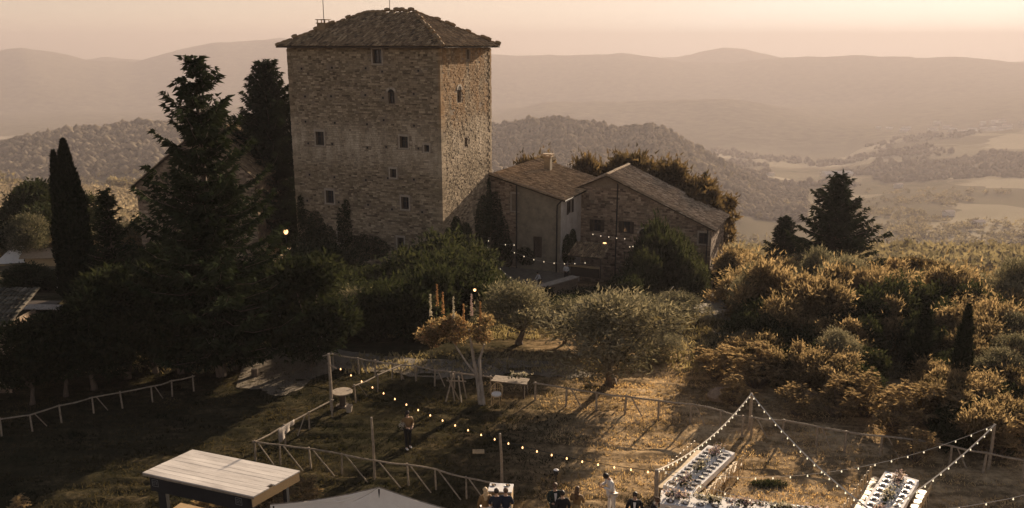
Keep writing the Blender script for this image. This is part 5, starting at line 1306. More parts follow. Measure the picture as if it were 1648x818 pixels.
def cloth_on_fence():
    a, b = P(472, 676, .92), P(446, 693, .92); rg = random.Random(3); v = []; n = 10; m = 6
    for i in range(n + 1):
        f = i / n; p = Vector(a).lerp(Vector(b), f); dr = .18 + .6 * f ** 1.3 
        for k in range(m + 1): q = k / m; v.append((p.x + .06 * math.sin(i * 1.9) * q + .05, p.y - .07 - .06 * math.cos(i * 2.3) * q, p.z + .06 - dr * q))
    mb = MB(); mb.add(v, [(i * (m + 1) + k, i * (m + 1) + k + 1, (i + 1) * (m + 1) + k + 1, (i + 1) * (m + 1) + k) for i in range(n) for k in range(m)])
    M['lace'] = simple('lace', (0.42, 0.37, 0.32), (0.20, 0.17, 0.15), 14, .9, .4)
    o = mb.build('lace_cloth', M['lace'], smooth=True); tag(o, 'pale lace cloth draped over the rail fence', 'cloth')
    s = o.modifiers.new('thick', 'SOLIDIFY'); s.thickness = .015
cloth_on_fence()

# ------------------------------------------------------------------ banquet tables, chairs, settings
def mid(a, b): return (a + b) / 2
CH = {}
def chair_kind():
    t = thing('banquet_chair', 'bentwood chair', 'chair', (0, 0, -500)); m = MB()
    m.lathe((0, 0, .455), [(.05, -.012), (.205, -.012), (.215, 0), (.205, .018), (.05, .022)], 12); m.build('seat', M['chair_wood'], t)
    for x, y, b in ((-.16, .15, 0), (.16, .15, 0), (-.15, -.15, 0), (.15, -.15, 0)): l = MB(); l.tube([(x * 1.25, y * 1.3, 0), (x, y, .44)], [.014, .019], 6); l.build('leg', M['chair_wood'], t)
    h = MB(); n = 12; pts = [(-.185, -.17, .44)] + [(-.20 * math.cos(math.pi * k / n), -.20 - .03 * math.sin(math.pi * k / n), .66 + .26 * math.sin(math.pi * k / n)) for k in range(n + 1)] + [(.185, -.17, .44)]
    h.tube(pts, .020, 6); h.build('backrest', M['chair_wood'], t)
    h = MB(); pts = [(-.09, -.18, .45)] + [(-.11 * math.cos(math.pi * k / 8), -.215, .62 + .18 * math.sin(math.pi * k / 8)) for k in range(9)] + [(.09, -.18, .45)]; h.tube(pts, .014, 5); h.build('inner_hoop', M['chair_wood'], t)
    s = MB(); a = np.arange(13) * math.pi * 2 / 12; s.tube([(.165 * math.cos(q), .165 * math.sin(q), .22) for q in a], .011, 5, cap=False); s.build('stretcher', M['chair_wood'], t)
    return t
M['chair_wood'] = simple('bentwood', (0.62, 0.48, 0.30), (0.44, 0.32, 0.18), 6, .5, .1)
M['plate'] = simple('charger_plate', (0.10, 0.09, 0.085), (0.06, 0.055, 0.05), 6, .35, .05)
M['flowers'] = simple('flower_mix', (0.60, 0.50, 0.45), (0.20, 0.14, 0.12), 20, .9, .3)
M['clear'] = simple('wine_glass', (0.6, 0.6, 0.58), (0.5, 0.5, 0.48), 6, .12, 0, spec=.8)
CHAIR = chair_kind(); used_chair = [False]
plate_me = MB().lathe((0, 0, 0), [(.06, 0), (.13, .004), (.155, .018), (.15, .020), (.10, .010), (.01, .009)], 12).mesh('plate', M['plate'], True)
def napkin_me():
    m = MB(); m.box((0, 0, .02), (.09, .17, .02), rz=.3); m.box((.0, 0, .034), (.05, .12, .012), rz=.5); return m.mesh('napkin', M['white_cloth'])
nap_me = napkin_me()
glass_me = MB().lathe((0, 0, 0), [(.033, 0), (.03, .006), (.006, .012), (.005, .08), (.03, .11), (.036, .15), (.03, .19)], 8).mesh('wine_glass', M['clear'], True)
def flower_cluster(name, label, loc, L_, seed, group):
    rg = np.random.default_rng(seed); t = thing(name, label, 'flowers', loc, group=group)
    p = rg.normal(size=(100, 3)) * [L_ * .28, .09, .05] + [0, 0, .13]; p[:, 2] = np.abs(p[:, 2]); v, f = leaves(p, .11, rg, .3, .8); obj('foliage', np_mesh('foliage', v, f, L['bush'], rg.random(100)), t)
    p = rg.normal(size=(150, 3)) * [L_ * .28, .10, .05] + [0, 0, .20]; v, f = leaves(p, .075, rg, .6, 1.0); obj('blossoms', np_mesh('blossoms', v, f, L['flower_w' if seed % 2 else 'flower_p'], rg.random(150)), t)
    c = MB(); c.lathe((0, 0, 0), [(.07, 0), (.09, .06), (.08, .12)], 8); c.build('bowl', M['pale_bark'], t)
    for k in (-1, 1): c = MB(); c.tube([(k * L_ * .38, .05, 0), (k * L_ * .38, .05, .26)], .011, 5); c.build('candle', M['white_cloth'], t)
    return t
def banquet(idx, far, near, W_, lab, nl, nr, which, skipn=0.0):
    far, near = Vector(far), Vector(near); d = (far - near); L_ = math.hypot(d.x, d.y); ang = math.atan2(d.y, d.x); c = (far + near) / 2; z0 = hz(c.x, c.y)
    o = Vector((c.x, c.y, z0)); trestle_table('banquet_table', lab, o, ang, L_, W_, .74, 'pole')
    ca, sa = math.cos(ang), math.sin(ang); w = lambda u, v, z=0: Vector((o.x + ca * u - sa * v, o.y + sa * u + ca * v, z0 + z))
    m = MB(); n = int(L_ / .5); v = []; F = []
    hw = W_ / 2 + .02; prof = [(-hw - .03, -.22), (-hw - .012, 0.0), (-hw * .5, .006), (0, .006), (hw * .5, .006), (hw + .012, 0.0), (hw + .03, -.22)]
    for i in range(n + 1):
        for q, (a, b) in enumerate(prof): v.append((-L_ / 2 - .02 + (L_ + .04) * i / n, a + (.012 * math.sin(i * 2.7 + q) if q in (0, 6) else 0), b))
    for i in range(n):
        for q in range(6): s = i * 7 + q; F.append((s, s + 7, s + 8, s + 1))
    F.append(tuple(range(7))); F.append(tuple(reversed(range(n * 7, n * 7 + 7))))
    m.add(v, F); cl = m.build('tablecloth', M['white_cloth'], smooth=False); cl.location = w(0, 0, .745); cl.rotation_euler = (0, 0, ang); tag(cl, 'white cloth covering the ' + lab, 'tablecloth')
    rg = random.Random(idx)
    for side, num in ((1, nl), (-1, nr)):
        for k in range(num):
            u = -L_ / 2 + .35 + (L_ - .7) * k / max(1, num - 1); v = side * (W_ / 2 - .2)
            pl = obj('plate', plate_me); pl.location = w(u, v, .753); tag(pl, 'dark charger plate set along the ' + which, 'plate', 'plates on the ' + which)
            nk = obj('napkin', nap_me); nk.location = w(u + rg.uniform(-.02, .02), v, .765); nk.rotation_euler = (0, 0, ang + rg.uniform(-.3, .3)); tag(nk, 'folded white napkin on a plate of the ' + which, 'napkin', 'napkins on the ' + which)
            gl = obj('wine_glass', glass_me); gl.location = w(u + .16, v - side * .2, .753); tag(gl, 'stemmed glass beside a plate of the ' + which, 'glass', 'glasses on the ' + which)
            cp = w(u, side * (W_ / 2 + .30)); rz = ang + (math.pi if side > 0 else 0) + rg.gauss(0, .08)
            if side > 0: rz = ang + math.pi
            rz += rg.gauss(0, .07)
            lab2 = 'bentwood chair with hooped back on the %s side of the %s' % ('left' if side > 0 else 'right', which) if idx != 2 else 'bentwood chair with hooped back on the %s side of the %s' % ('far' if side > 0 else 'near', which)
            grp = 'chairs along the ' + which
            if not used_chair[0]: used_chair[0] = True; CHAIR.location = cp; CHAIR.rotation_euler = (0, 0, rz); CHAIR['label'] = lab2; CHAIR['group'] = grp
            else: dup(CHAIR, cp, rz, 1.0, lab2, grp)
    nf = int(L_ / 1.15)
    for k in range(nf):
        f = flower_cluster('flower_arrangement', 'low flower arrangement with candles down the middle of the ' + which, w(-L_ / 2 + .6 + (L_ - 1.2) * k / max(1, nf - 1), 0, .753), 1.0, idx * 20 + k, 'flower arrangements on the ' + which); f.rotation_euler = (0, 0, ang)
zt = .76
fA, nA = mid(P(1141, 719, zt), P(1181, 722, zt)), mid(P(1060, 787, zt), P(1121, 783, zt))
banquet(1, fA, nA, 1.15, 'long banquet table running away from the corner pole', 11, 11, 'long left banquet table')
fB, nB = mid(P(1062, 791, zt), P(1066, 806, zt)), mid(P(1345, 818, zt), P(1340, 840, zt))
banquet(2, nB, fB, .95, 'banquet table crossing along the bottom edge of the picture', 11, 11, 'crosswise bottom banquet table')
fC, nC = mid(P(1428, 763, zt), P(1475, 769, zt)), mid(P(1375, 838, zt), P(1436, 843, zt))
banquet(3, fC, nC, 1.2, 'shorter banquet table at the lower right', 9, 9, 'right-hand banquet table')

# ------------------------------------------------------------------ small furniture in the meadow
def spool_table():
    p = on(552, 655); t = thing('spool_table', 'round wooden spool table beside the tall fence pole', 'table', p); h = .8
    m = MB(); m.lathe((0, 0, h - .05), [(.05, 0), (.52, 0), (.52, .05), (.05, .055)], 16); m.build('table_top', M['pole'], t)
    m = MB(); m.lathe((0, 0, 0), [(.36, 0), (.36, .05), (.16, .06), (.16, h - .06), (.3, h - .05)], 12); m.build('drum', M['dark_wood'], t)
    b = thing('metal_bucket', 'pale metal bucket on the grass by the spool table', 'bucket', on(562, 664)); m = MB(); m.lathe((0, 0, 0), [(.13, 0), (.18, .32), (.19, .33), (.165, .32), (.12, .02)], 12); m.build('pail', M['dressed_stone'], b); m = MB(); m.tube([(.18 * math.cos(math.pi * k / 8), 0, .33 + .14 * math.sin(math.pi * k / 8)) for k in range(9)], .008, 4); m.build('handle', M['iron'], b)
    s = thing('tree_stump', 'dark sawn stump by the dirt path', 'stump', on(411, 607)); m = MB(); m.lathe((0, 0, 0), [(.27, -.1), (.2, .1), (.19, .45)], 9); m.build('stump_side', M['bark'], s); m = MB(); m.lathe((0, 0, .45), [(.19, 0), (.17, .012), (.01, .015)], 9); m.build('sawn_top', M['dark_wood'], s)
spool_table()
def side_table():
    a, b = P(793, 606, .85), P(850, 612, .85); c = (a + b) / 2; t = thing('garden_table', 'rustic plank table cluttered with flowers behind the wicker chair', 'table', (c.x, c.y, hz(c.x, c.y)), math.atan2(b.y - a.y, b.x - a.x)); L_ = (b - a).length
    for k in range(4): m = MB(); m.box((0, -.3 + k * .2, .83), (L_ + random.uniform(-.1, .1), .18, .04)); m.build('plank', M['pole'], t)
    for sx in (-1, 1):
        for sy in (-1, 1): m = MB(); m.box((sx * (L_ / 2 - .15), sy * .28, .4), (.07, .07, .8)); m.build('leg', M['dark_wood'], t)
    f = flower_cluster('flower_pile', 'heap of pale pink flowers on the right half of the plank table', (c.x + .45, c.y, c.z + .01), .9, 7, None)
    w = thing('wicker_chair', 'wicker armchair with a white cushion beside the plank table', 'chair', on(799, 650), 2.9)
    m = MB(); m.lathe((0, 0, .40), [(.2, 0), (.29, 0), (.29, .05), (.2, .06)], 12); m.build('seat', M['board'], w)
    m = MB(); m.lathe((0, 0, .46), [(.05, 0), (.26, 0), (.25, .08), (.05, .10)], 12); m.build('cushion', M['white_cloth'], w)
    bk = MB()
    for k in range(9):
        an = math.pi * (k / 8) ; x, y = .29 * math.cos(an), -.24 * math.sin(an); bk.tube([(x, y, .42), (x * 1.1, y * 1.2, .62 + .35 * math.sin(an))], .012, 5)
    bk.tube([(.32 * math.cos(math.pi * k / 12), -.29 * math.sin(math.pi * k / 12), .64 + .35 * math.sin(math.pi * k / 12)) for k in range(13)], .022, 6)
    for z_ in (.55, .68): bk.tube([(.30 * math.cos(math.pi * k / 12), -.26 * math.sin(math.pi * k / 12), z_) for k in range(13)], .01, 5)
    bk.build('backrest', M['board'], w)
    for x, y in ((-.2, .2), (.2, .2), (-.2, -.2), (.2, -.2)): l = MB(); l.tube([(x * 1.1, y * 1.1, 0), (x, y, .42)], .02, 6); l.build('leg', M['board'], w)
side_table()
def bd():
    m = MB(); m.box((0, 0, 0), (.52, .36, .03)); o = m.build('wooden_board', M['board']); p = on(770, 729); o.location = p + Vector((0, 0, .06)); o.rotation_euler = (.03, .02, .05); tag(o, 'square wooden board lying flat on the dark grass', 'board')
bd()
def buffet():
    c = P(806, 786, 1.0); t = thing('buffet_table', 'tall buffet table with white top and orange-wood side', 'table', (c.x, c.y, hz(c.x, c.y)), -.12)
    m = MB(); m.box((0, 0, .98), (.92, .62, .05)); m.build('table_top', M['white_cloth'], t)
    for x in (-.42, .42): m = MB(); m.box((x, 0, .48), (.05, .56, .95)); m.build('side_panel', M['board'], t)
    m = MB(); m.box((0, .26, .48), (.78, .03, .9)); m.build('back_panel', M['board'], t)
    for k, (x, y) in enumerate(((-.3, .15), (.25, .12))): q = thing('dish', ['dish at the left of the buffet table top', 'dish at the right of the buffet table top'][k], 'dish', c + Vector((x, y, .01))); m = MB(); m.lathe((0, 0, 0), [(.07, 0), (.12, .05), (.11, .05), (.06, .02)], 10); m.build('bowl', M['plate'], q); m = MB(); m.blob((0, 0, .05), (.07, .06, .04), 2); m.build('food', M['board'], q)
buffet()
def heater():
    p = P(895, 762, 2.15); b = Vector((p.x, p.y, hz(p.x, p.y))); t = thing('patio_torch', 'thin black garden torch with a wide dark head behind the suited guests', 'torch', b); h = p.z - b.z
    m = MB(); m.tube([(0, 0, 0), (0, 0, h)], .025, 6); m.build('pole', M['iron'], t); m = MB(); m.lathe((0, 0, h), [(.03, -.1), (.10, 0), (.11, .14), (.09, .14)], 10); m.build('head', M['iron'], t); m = MB(); m.lathe((0, 0, h + .13), [(.02, 0), (.10, .01), (.02, .05)], 10); m.build('cap', M['white_cloth'], t)
heater()
def stall():
    z = 2.5; bl, brr, fr, fl = P(310, 724, z), P(483, 757, z), P(408, 800, z), P(229, 760, z)
    ux = ((fr - fl) + (brr - bl)).normalized(); c = (bl + brr + fr + fl) / 4; ang = math.atan2(ux.y, ux.x); vy = Vector((-ux.y, ux.x, 0)); W_ = ((fr - fl).length + (brr - bl).length) / 2; D_ = (abs((bl - fl).dot(vy)) + abs((brr - fr).dot(vy))) / 2
    sh = ((bl - fl) + (brr - fr)).dot(ux) / 2
    t = thing('wooden_stall', 'black drinks stall with a broad pale plank roof at the lower left', 'stall', (c.x, c.y, 0), ang); hw, hd = W_ / 2, D_ / 2
    q = lambda u, v: (u * hw + sh * v / 2, v * hd)
    n = 9
    for k in range(n):
        v0, v1 = -1 + 2 * k / n + .006, -1 + 2 * (k + 1) / n - .006; u1 = 1.0 if k not in (3,) else .93
        a, b, c2, d = q(-1, v0), q(u1, v0), q(u1, v1), q(-1, v1); m = MB(); zz = z + random.uniform(-.004, .004)
        roof_slab(m, [(a[0], a[1], zz), (b[0], b[1], zz), (c2[0], c2[1], zz), (d[0], d[1], zz)], .05); m.build('roof_plank', M['roof_board'], t)
    a, b = q(-1, -1), q(1, -1); m = MB(); m.box(((a[0] + b[0]) / 2, a[1] + .02, z - .085), (W_, .04, .07)); m.build('front_edge', M['pole'], t)
    b, c2 = q(1, -1), q(1, 1); m = MB(); m.add([(b[0] - .05, b[1], z - .06), (c2[0] - .05, c2[1], z - .06), (c2[0] - .05, c2[1], z - .42), (b[0] - .05, b[1], z - .42), (b[0] - .09, b[1], z - .06), (c2[0] - .09, c2[1], z - .06), (c2[0] - .09, c2[1], z - .42), (b[0] - .09, b[1], z - .42)], [(0, 1, 2, 3), (7, 6, 5, 4), (0, 4, 5, 1), (3, 2, 6, 7), (0, 3, 7, 4), (1, 5, 6, 2)]); m.build('side_fascia', M['board'], t)
    m = MB(); a = q(-1, -1); m.box((a[0] + hw * .9 + .12, a[1] + .22, z - .45), (hw * 1.8, .06, .68)); f = m.build('front_fascia', M['black'], t)
    # faint lined emblem near each end of the fascia (too small in the photograph to read)
    for s_ in (.10, 1.62):
        e = MB(); x0 = a[0] + .12 + hw * s_; y0 = a[1] + .185; z0 = z - .45
        for (dx, dz, w, h) in ((0, .13, .26, .012), (0, -.13, .26, .012), (-.13, 0, .012, .26), (.13, 0, .012, .26), (-.05, .06, .10, .012), (-.05, -.06, .10, .012), (.06, 0, .012, .14), (.04, .06, .05, .012)): e.box((x0 + dx, y0, z0 + dz), (w, .01, h))
        e.box((x0 - .05, y0, z0), (.13, .01, .012)); e.build('emblem', M['grey_paint'], f)
    for u, v in ((-.78, -.72), (.80, -.72), (-.8, .8), (.8, .8)): p = q(u, v); m = MB(); m.box((p[0], p[1], z / 2 - .05), (.16 if v > 0 else .34, .16, z - .12)); m.build('leg', M['black'], t)
    m = MB(); m.box((0.1, -hd * .55, 1.05), (W_ * .75, .5, .06)); m.build('counter', M['board'], t); m = MB(); m.box((.1, -hd * .45, .5), (W_ * .72, .06, 1.0)); m.build('counter_front', M['black'], t)
M['grey_paint'] = simple('grey_paint', (0.22, 0.22, 0.22), (0.16, 0.16, 0.16), 6, .8, .05)
M['roof_board'] = simple('weathered_roof_board', (0.72, 0.66, 0.60), (0.38, 0.34, 0.31), 1.6, .75, .25, stretch=(.35, 2.2, 1))
stall()
def canopy():
    ap = P(610, 785, 3.5); cor = [P(435, 813, 2.7), P(684, 824, 2.7)]; dx = cor[1] - cor[0]
    t = thing('canvas_tent', 'cream canvas marquee roof with a low peak at the bottom edge', 'tent', (ap.x, ap.y, 0)); A = cor[0] - ap; B = cor[1] - ap
    c0 = Vector((A.x, A.y, 2.7)); c1 = Vector((B.x, B.y, 2.7)); c2 = Vector((-A.x, -A.y - .3, 2.7)); c3 = Vector((-B.x, -B.y, 2.7)); cs = [c0, c1, c2, c3]
    m = MB(); v = []; F = []; n = 24
    for s_ in range(4):
        a, b = cs[s_], cs[(s_ + 1) % 4]; base = len(v)
        for i in range(n + 1):
            for k in range(n + 1):
                f = i / n; g = k / n; e = a.lerp(b, g); p = Vector((0, 0, 3.5)).lerp(e, f); sagz = -.16 * math.sin(math.pi * f) * (0.6 + .4 * math.sin(math.pi * g)) + .09 * math.sin(g * 19 + s_) * f * (1 - f) * math.sin(math.pi * g) + .04 * math.sin(g * 41 + f * 9) * f * (1 - f); v.append((p.x, p.y, p.z + sagz))
        for i in range(n):
            for k in range(n): q = base + i * (n + 1) + k; F.append((q, q + n + 1, q + n + 2, q + 1))
    m.add(v, F); o = m.build('canopy', M['canvas'], t, smooth=True); s = o.modifiers.new('thick', 'SOLIDIFY'); s.thickness = .012
    sm = MB()
    for c in cs:
        sm.tube([(c.x * f, c.y * f, 3.5 + (c.z - 3.5) * f - .0 * math.sin(math.pi * f) - .16 * math.sin(math.pi * f) * .6 + .02) for f in np.linspace(0, 1, 9)], .018, 4)
    for a, b in zip(cs, cs[1:] + cs[:1]): e = (a + b) / 2; sm.tube([(e.x * f, e.y * f, 3.5 + (e.z - 3.5) * f - .16 * math.sin(math.pi * f) + .01) for f in np.linspace(0, 1, 9)], .010, 4)
    sm.build('seam_tape', M['pole'], t)
    vz = MB()
    for s_ in range(4):
        a, b = cs[s_], cs[(s_ + 1) % 4]; d = Vector((0, 0, .28)); vz.add([a, b, b - d, a - d], [(0, 1, 2, 3)])
    o = vz.build('valance', M['canvas'], t); s = o.modifiers.new('thick', 'SOLIDIFY'); s.thickness = .01
    m = MB(); m.tube([(0, 0, 0), (0, 0, 3.46)], .035, 7); m.build('centre_pole', M['iron'], t)
    for c in cs: m = MB(); m.tube([(c.x * .97, c.y * .97, 0), (c.x * .97, c.y * .97, 2.68)], .03, 6); m.build('leg', M['iron'], t)
canopy()
put(sumacs[0], 0, 0, (.5, .5, .42), at=Vector(P(490, 800, 0.4)) - Vector((0, 0, .4)), label='pale flowering shrub between the stall and the tent')
put(sumacs[1], 0, 0, (.75, .75, .45), at=Vector(P(345, 818, 0.5)) - Vector((0, 0, .5)), label='dry golden shrub under the stall roof')
put(sumacs[0], 0, 0, (.6, .6, .4), at=Vector(P(432, 805, 0.5)) - Vector((0, 0, .5)), label='dry golden shrub below the right end of the stall')
put(sumacs[1], 0, 0, (.3, .3, .25), at=Vector(P(32, 824, 0)), label='tiny sunlit tuft at the bottom left edge')

# ------------------------------------------------------------------ flowering tree with hollyhock spikes
def rose_tree():
    b = on(774, 652); t = thing('flowering_tree', 'flowering climber on two pale trunks with tall blossom spikes and orange roses', 'tree', b); rg = np.random.default_rng(8)
    c = PY(735, 530, b.y) - b; m = MB()
    m.tube([(0, 0, -.2), (-.15, .1, 1.2), (-.38, .1, 2.6), (c.x + .6, 0, c.z)], [.13, .10, .08, .05], 7); m.tube([(.18, -.05, -.2), (.0, .05, 1.3), (-.05, 0, 2.4), (.2, 0, 3.2)], [.10, .08, .07, .04], 7); m.tube([(-.3, 0, 1.7), (-.75, 0, 2.3), (c.x - .4, 0, c.z - .3)], [.06, .05, .03], 6); m.build('trunk', M['pale_bark'], t)
    lumps = []
    for k in range(14): u = rg.uniform(-1, 1); lumps.append((c.x + u * 1.6, rg.uniform(-.6, .6), c.z + rg.uniform(-.75, .55) * (1 - .3 * abs(u)), rg.uniform(.4, .7)))
    P_ = []; D_ = []
    for x, y, z, r in lumps: p, d = shell_points(330, (x, y, z), (r, r, r * .8), rg, .3); P_.append(p); D_.append(d)
    p = np.concatenate(P_); v, f = leaves(p, .13, rg, .2, .6, np.concatenate(D_)); obj('foliage', np_mesh('foliage', v, f, L['gold'], np.clip(rg.normal(.35, .25, len(p)), 0, 1)), t)
    q = p[rg.choice(len(p), 330)] * 1.0 + rg.normal(size=(330, 3)) * .05; v, f = leaves(np.repeat(q, 4, 0), .11, rg, .3, 1.1); obj('blossoms', np_mesh('blossoms', v, f, L['flower_o'], rg.random(1320)), t)
    for px, top, k in ((693, 474, 1), (704, 458, 0), (713, 470, 0), (730, 478, 1), (746, 490, 0), (759, 474, 2), (773, 486, 0)):
        z1 = PY(px, top, b.y).z - b.z; x = PY(px, 500, b.y).x - b.x; z = np.linspace(z1 - 1.1, z1, 110); r = .055 * (1.05 - (z - z1 + 1.1) / 1.1); a = rg.uniform(0, 6.28, 110)
        pp = np.stack([x + r * np.cos(a), r * np.sin(a), z], 1); v, f = leaves(np.repeat(pp, 2, 0), .06, rg, .3, 1.0); obj('blossom_spike', np_mesh('blossom_spike', v, f, L[['flower_o', 'flower_w', 'flower_p'][k]], rg.random(220)), t)
    tr = thing('sawhorse_trellis', 'leaning grey poles stacked like a sawhorse left of the flowering tree trunks', 'trellis', on(735, 645)); rr = random.Random(4)
    for x0, x1, z1 in ((-.55, -.15, 1.5), (-.1, -.3, 1.6), (.25, .1, 1.35), (.5, .25, 1.5), (.1, -.45, 1.3)): m = MB(); m.tube([(x0, rr.uniform(-.3, .3), 0), (x1, rr.uniform(-.1, .1), z1)], .04, 5); m.build('pole', M['pole'], tr)
    m = MB(); m.tube([(-.5, 0, 1.1), (.5, 0, 1.05)], .04, 5); m.build('crossbar', M['pole'], tr)
    bs = thing('flowering_bush', 'dark bush dusted with small white blossoms left of the dirt path', 'bush', on(508, 588) + Vector((0, -1.2, 0))); p, d = shell_points(1500, (0, 0, 1.6), (1.3, .8, 1.0), rg, .5); v, f = leaves(p, .15, rg, .2, .5, d); obj('foliage', np_mesh('foliage', v, f, L['dark'], rg.random(1500)), bs); q = p[rg.choice(1500, 160)]; q = q[q[:, 2] > 1.6]; v, f = leaves(np.repeat(q, 3, 0), .06, rg, .5, 1.1); obj('blossoms', np_mesh('blossoms', v, f, L['flower_w'], rg.random(3 * len(q)) * .4), bs); m = MB(); m.tube([(0, 0, -.1), (.1, 0, 1.2)], .06, 6); m.build('stem', M['bark'], bs)
rose_tree()

# ------------------------------------------------------------------ dead wood, boulders, oddments
def deadwood():
    b = on(1262, 565); t = thing('dead_tree', 'bare bleached dead trunk twisting up among the golden scrub', 'tree', b); f = lambda px, py, dy=0: PY(px, py, b.y + dy) - b
    m = MB(); m.tube([(0, 0, -.2), f(1268, 548), f(1258, 530), f(1254, 515), f(1247, 503)], [.16, .14, .12, .09, .04], 6); m.build('trunk', M['bleached'], t)
    for l in ([(1258, 530), (1250, 527), (1242, 531)], [(1254, 517), (1248, 508)], [(1268, 550), (1280, 566), (1300, 565)], [(1262, 540), (1250, 540), (1243, 545)]): m = MB(); m.tube([f(*q) for q in l], [.07, .05, .02][:len(l)], 5); m.build('branch', M['bleached'], t)
    b = on(1048, 498); m = MB(); m.tube([(0, 0, 0), PY(1066, 484, b.y) - b, PY(1084, 461, b.y) - b], [.07, .06, .035], 6); o = m.build('leaning_pole', M['bleached']); o.location = b; tag(o, 'bare pale pole leaning out of the olive tops below the stone house', 'pole')
M['bleached'] = simple('bleached_wood', (0.66, 0.60, 0.52), (0.42, 0.37, 0.31), 6, .9, .4)
deadwood()
def boulder(px, py, d, label, seed, mat='house_stone'):
    m = MB(); m.blob((0, 0, 0), d, seed, 2, .18); o = m.build('boulder', M[mat]); o.location = on(px, py) + Vector((0, 0, d[2] * .55)); tag(o, label, 'rock')
boulder(1165, 645, (.85, .5, .42), 'flat pale boulder in the shade just behind the back fence', 3)
boulder(1300, 640, (.5, .35, .25), 'small pale rock deep in the fence-side shade', 5)
def covered():
    b = on(1553, 722); t = thing('covered_stand', 'small round-topped stand under a white cloth behind the right fence', 'stand', b)
    m = MB(); m.tube([(-.48, 0, .68), (-.25, 0, .73), (0, 0, .75), (.25, 0, .73), (.45, 0, .68)], [.05, .10, .12, .11, .06], 9); m.build('cloth_cover', M['lace'], t, smooth=True)
    m = MB(); m.box((0, 0, .5), (.95, .5, .35)); m.build('box', M['dark_wood'], t)
    for x in (-.4, .4):
        for y in (-.2, .2): m = MB(); m.box((x, y, .18), (.05, .05, .36)); m.build('leg', M['iron'], t)
    mo = thing('soil_mound', 'low green mound in the lit meadow between the tables', 'mound', on(1236, 783)); rg = np.random.default_rng(2); p, d = shell_points(700, (0, 0, 0), (.8, .35, .16), rg, .2, 0); v, f = leaves(p, .12, rg, .8, .4); obj('weeds', np_mesh('weeds', v, f, L['bush'], rg.random(700)), mo); m = MB(); m.blob((0, 0, -.05), (.75, .3, .12), 3, 2, .2); m.build('earth', M['dirt'], mo)
covered()

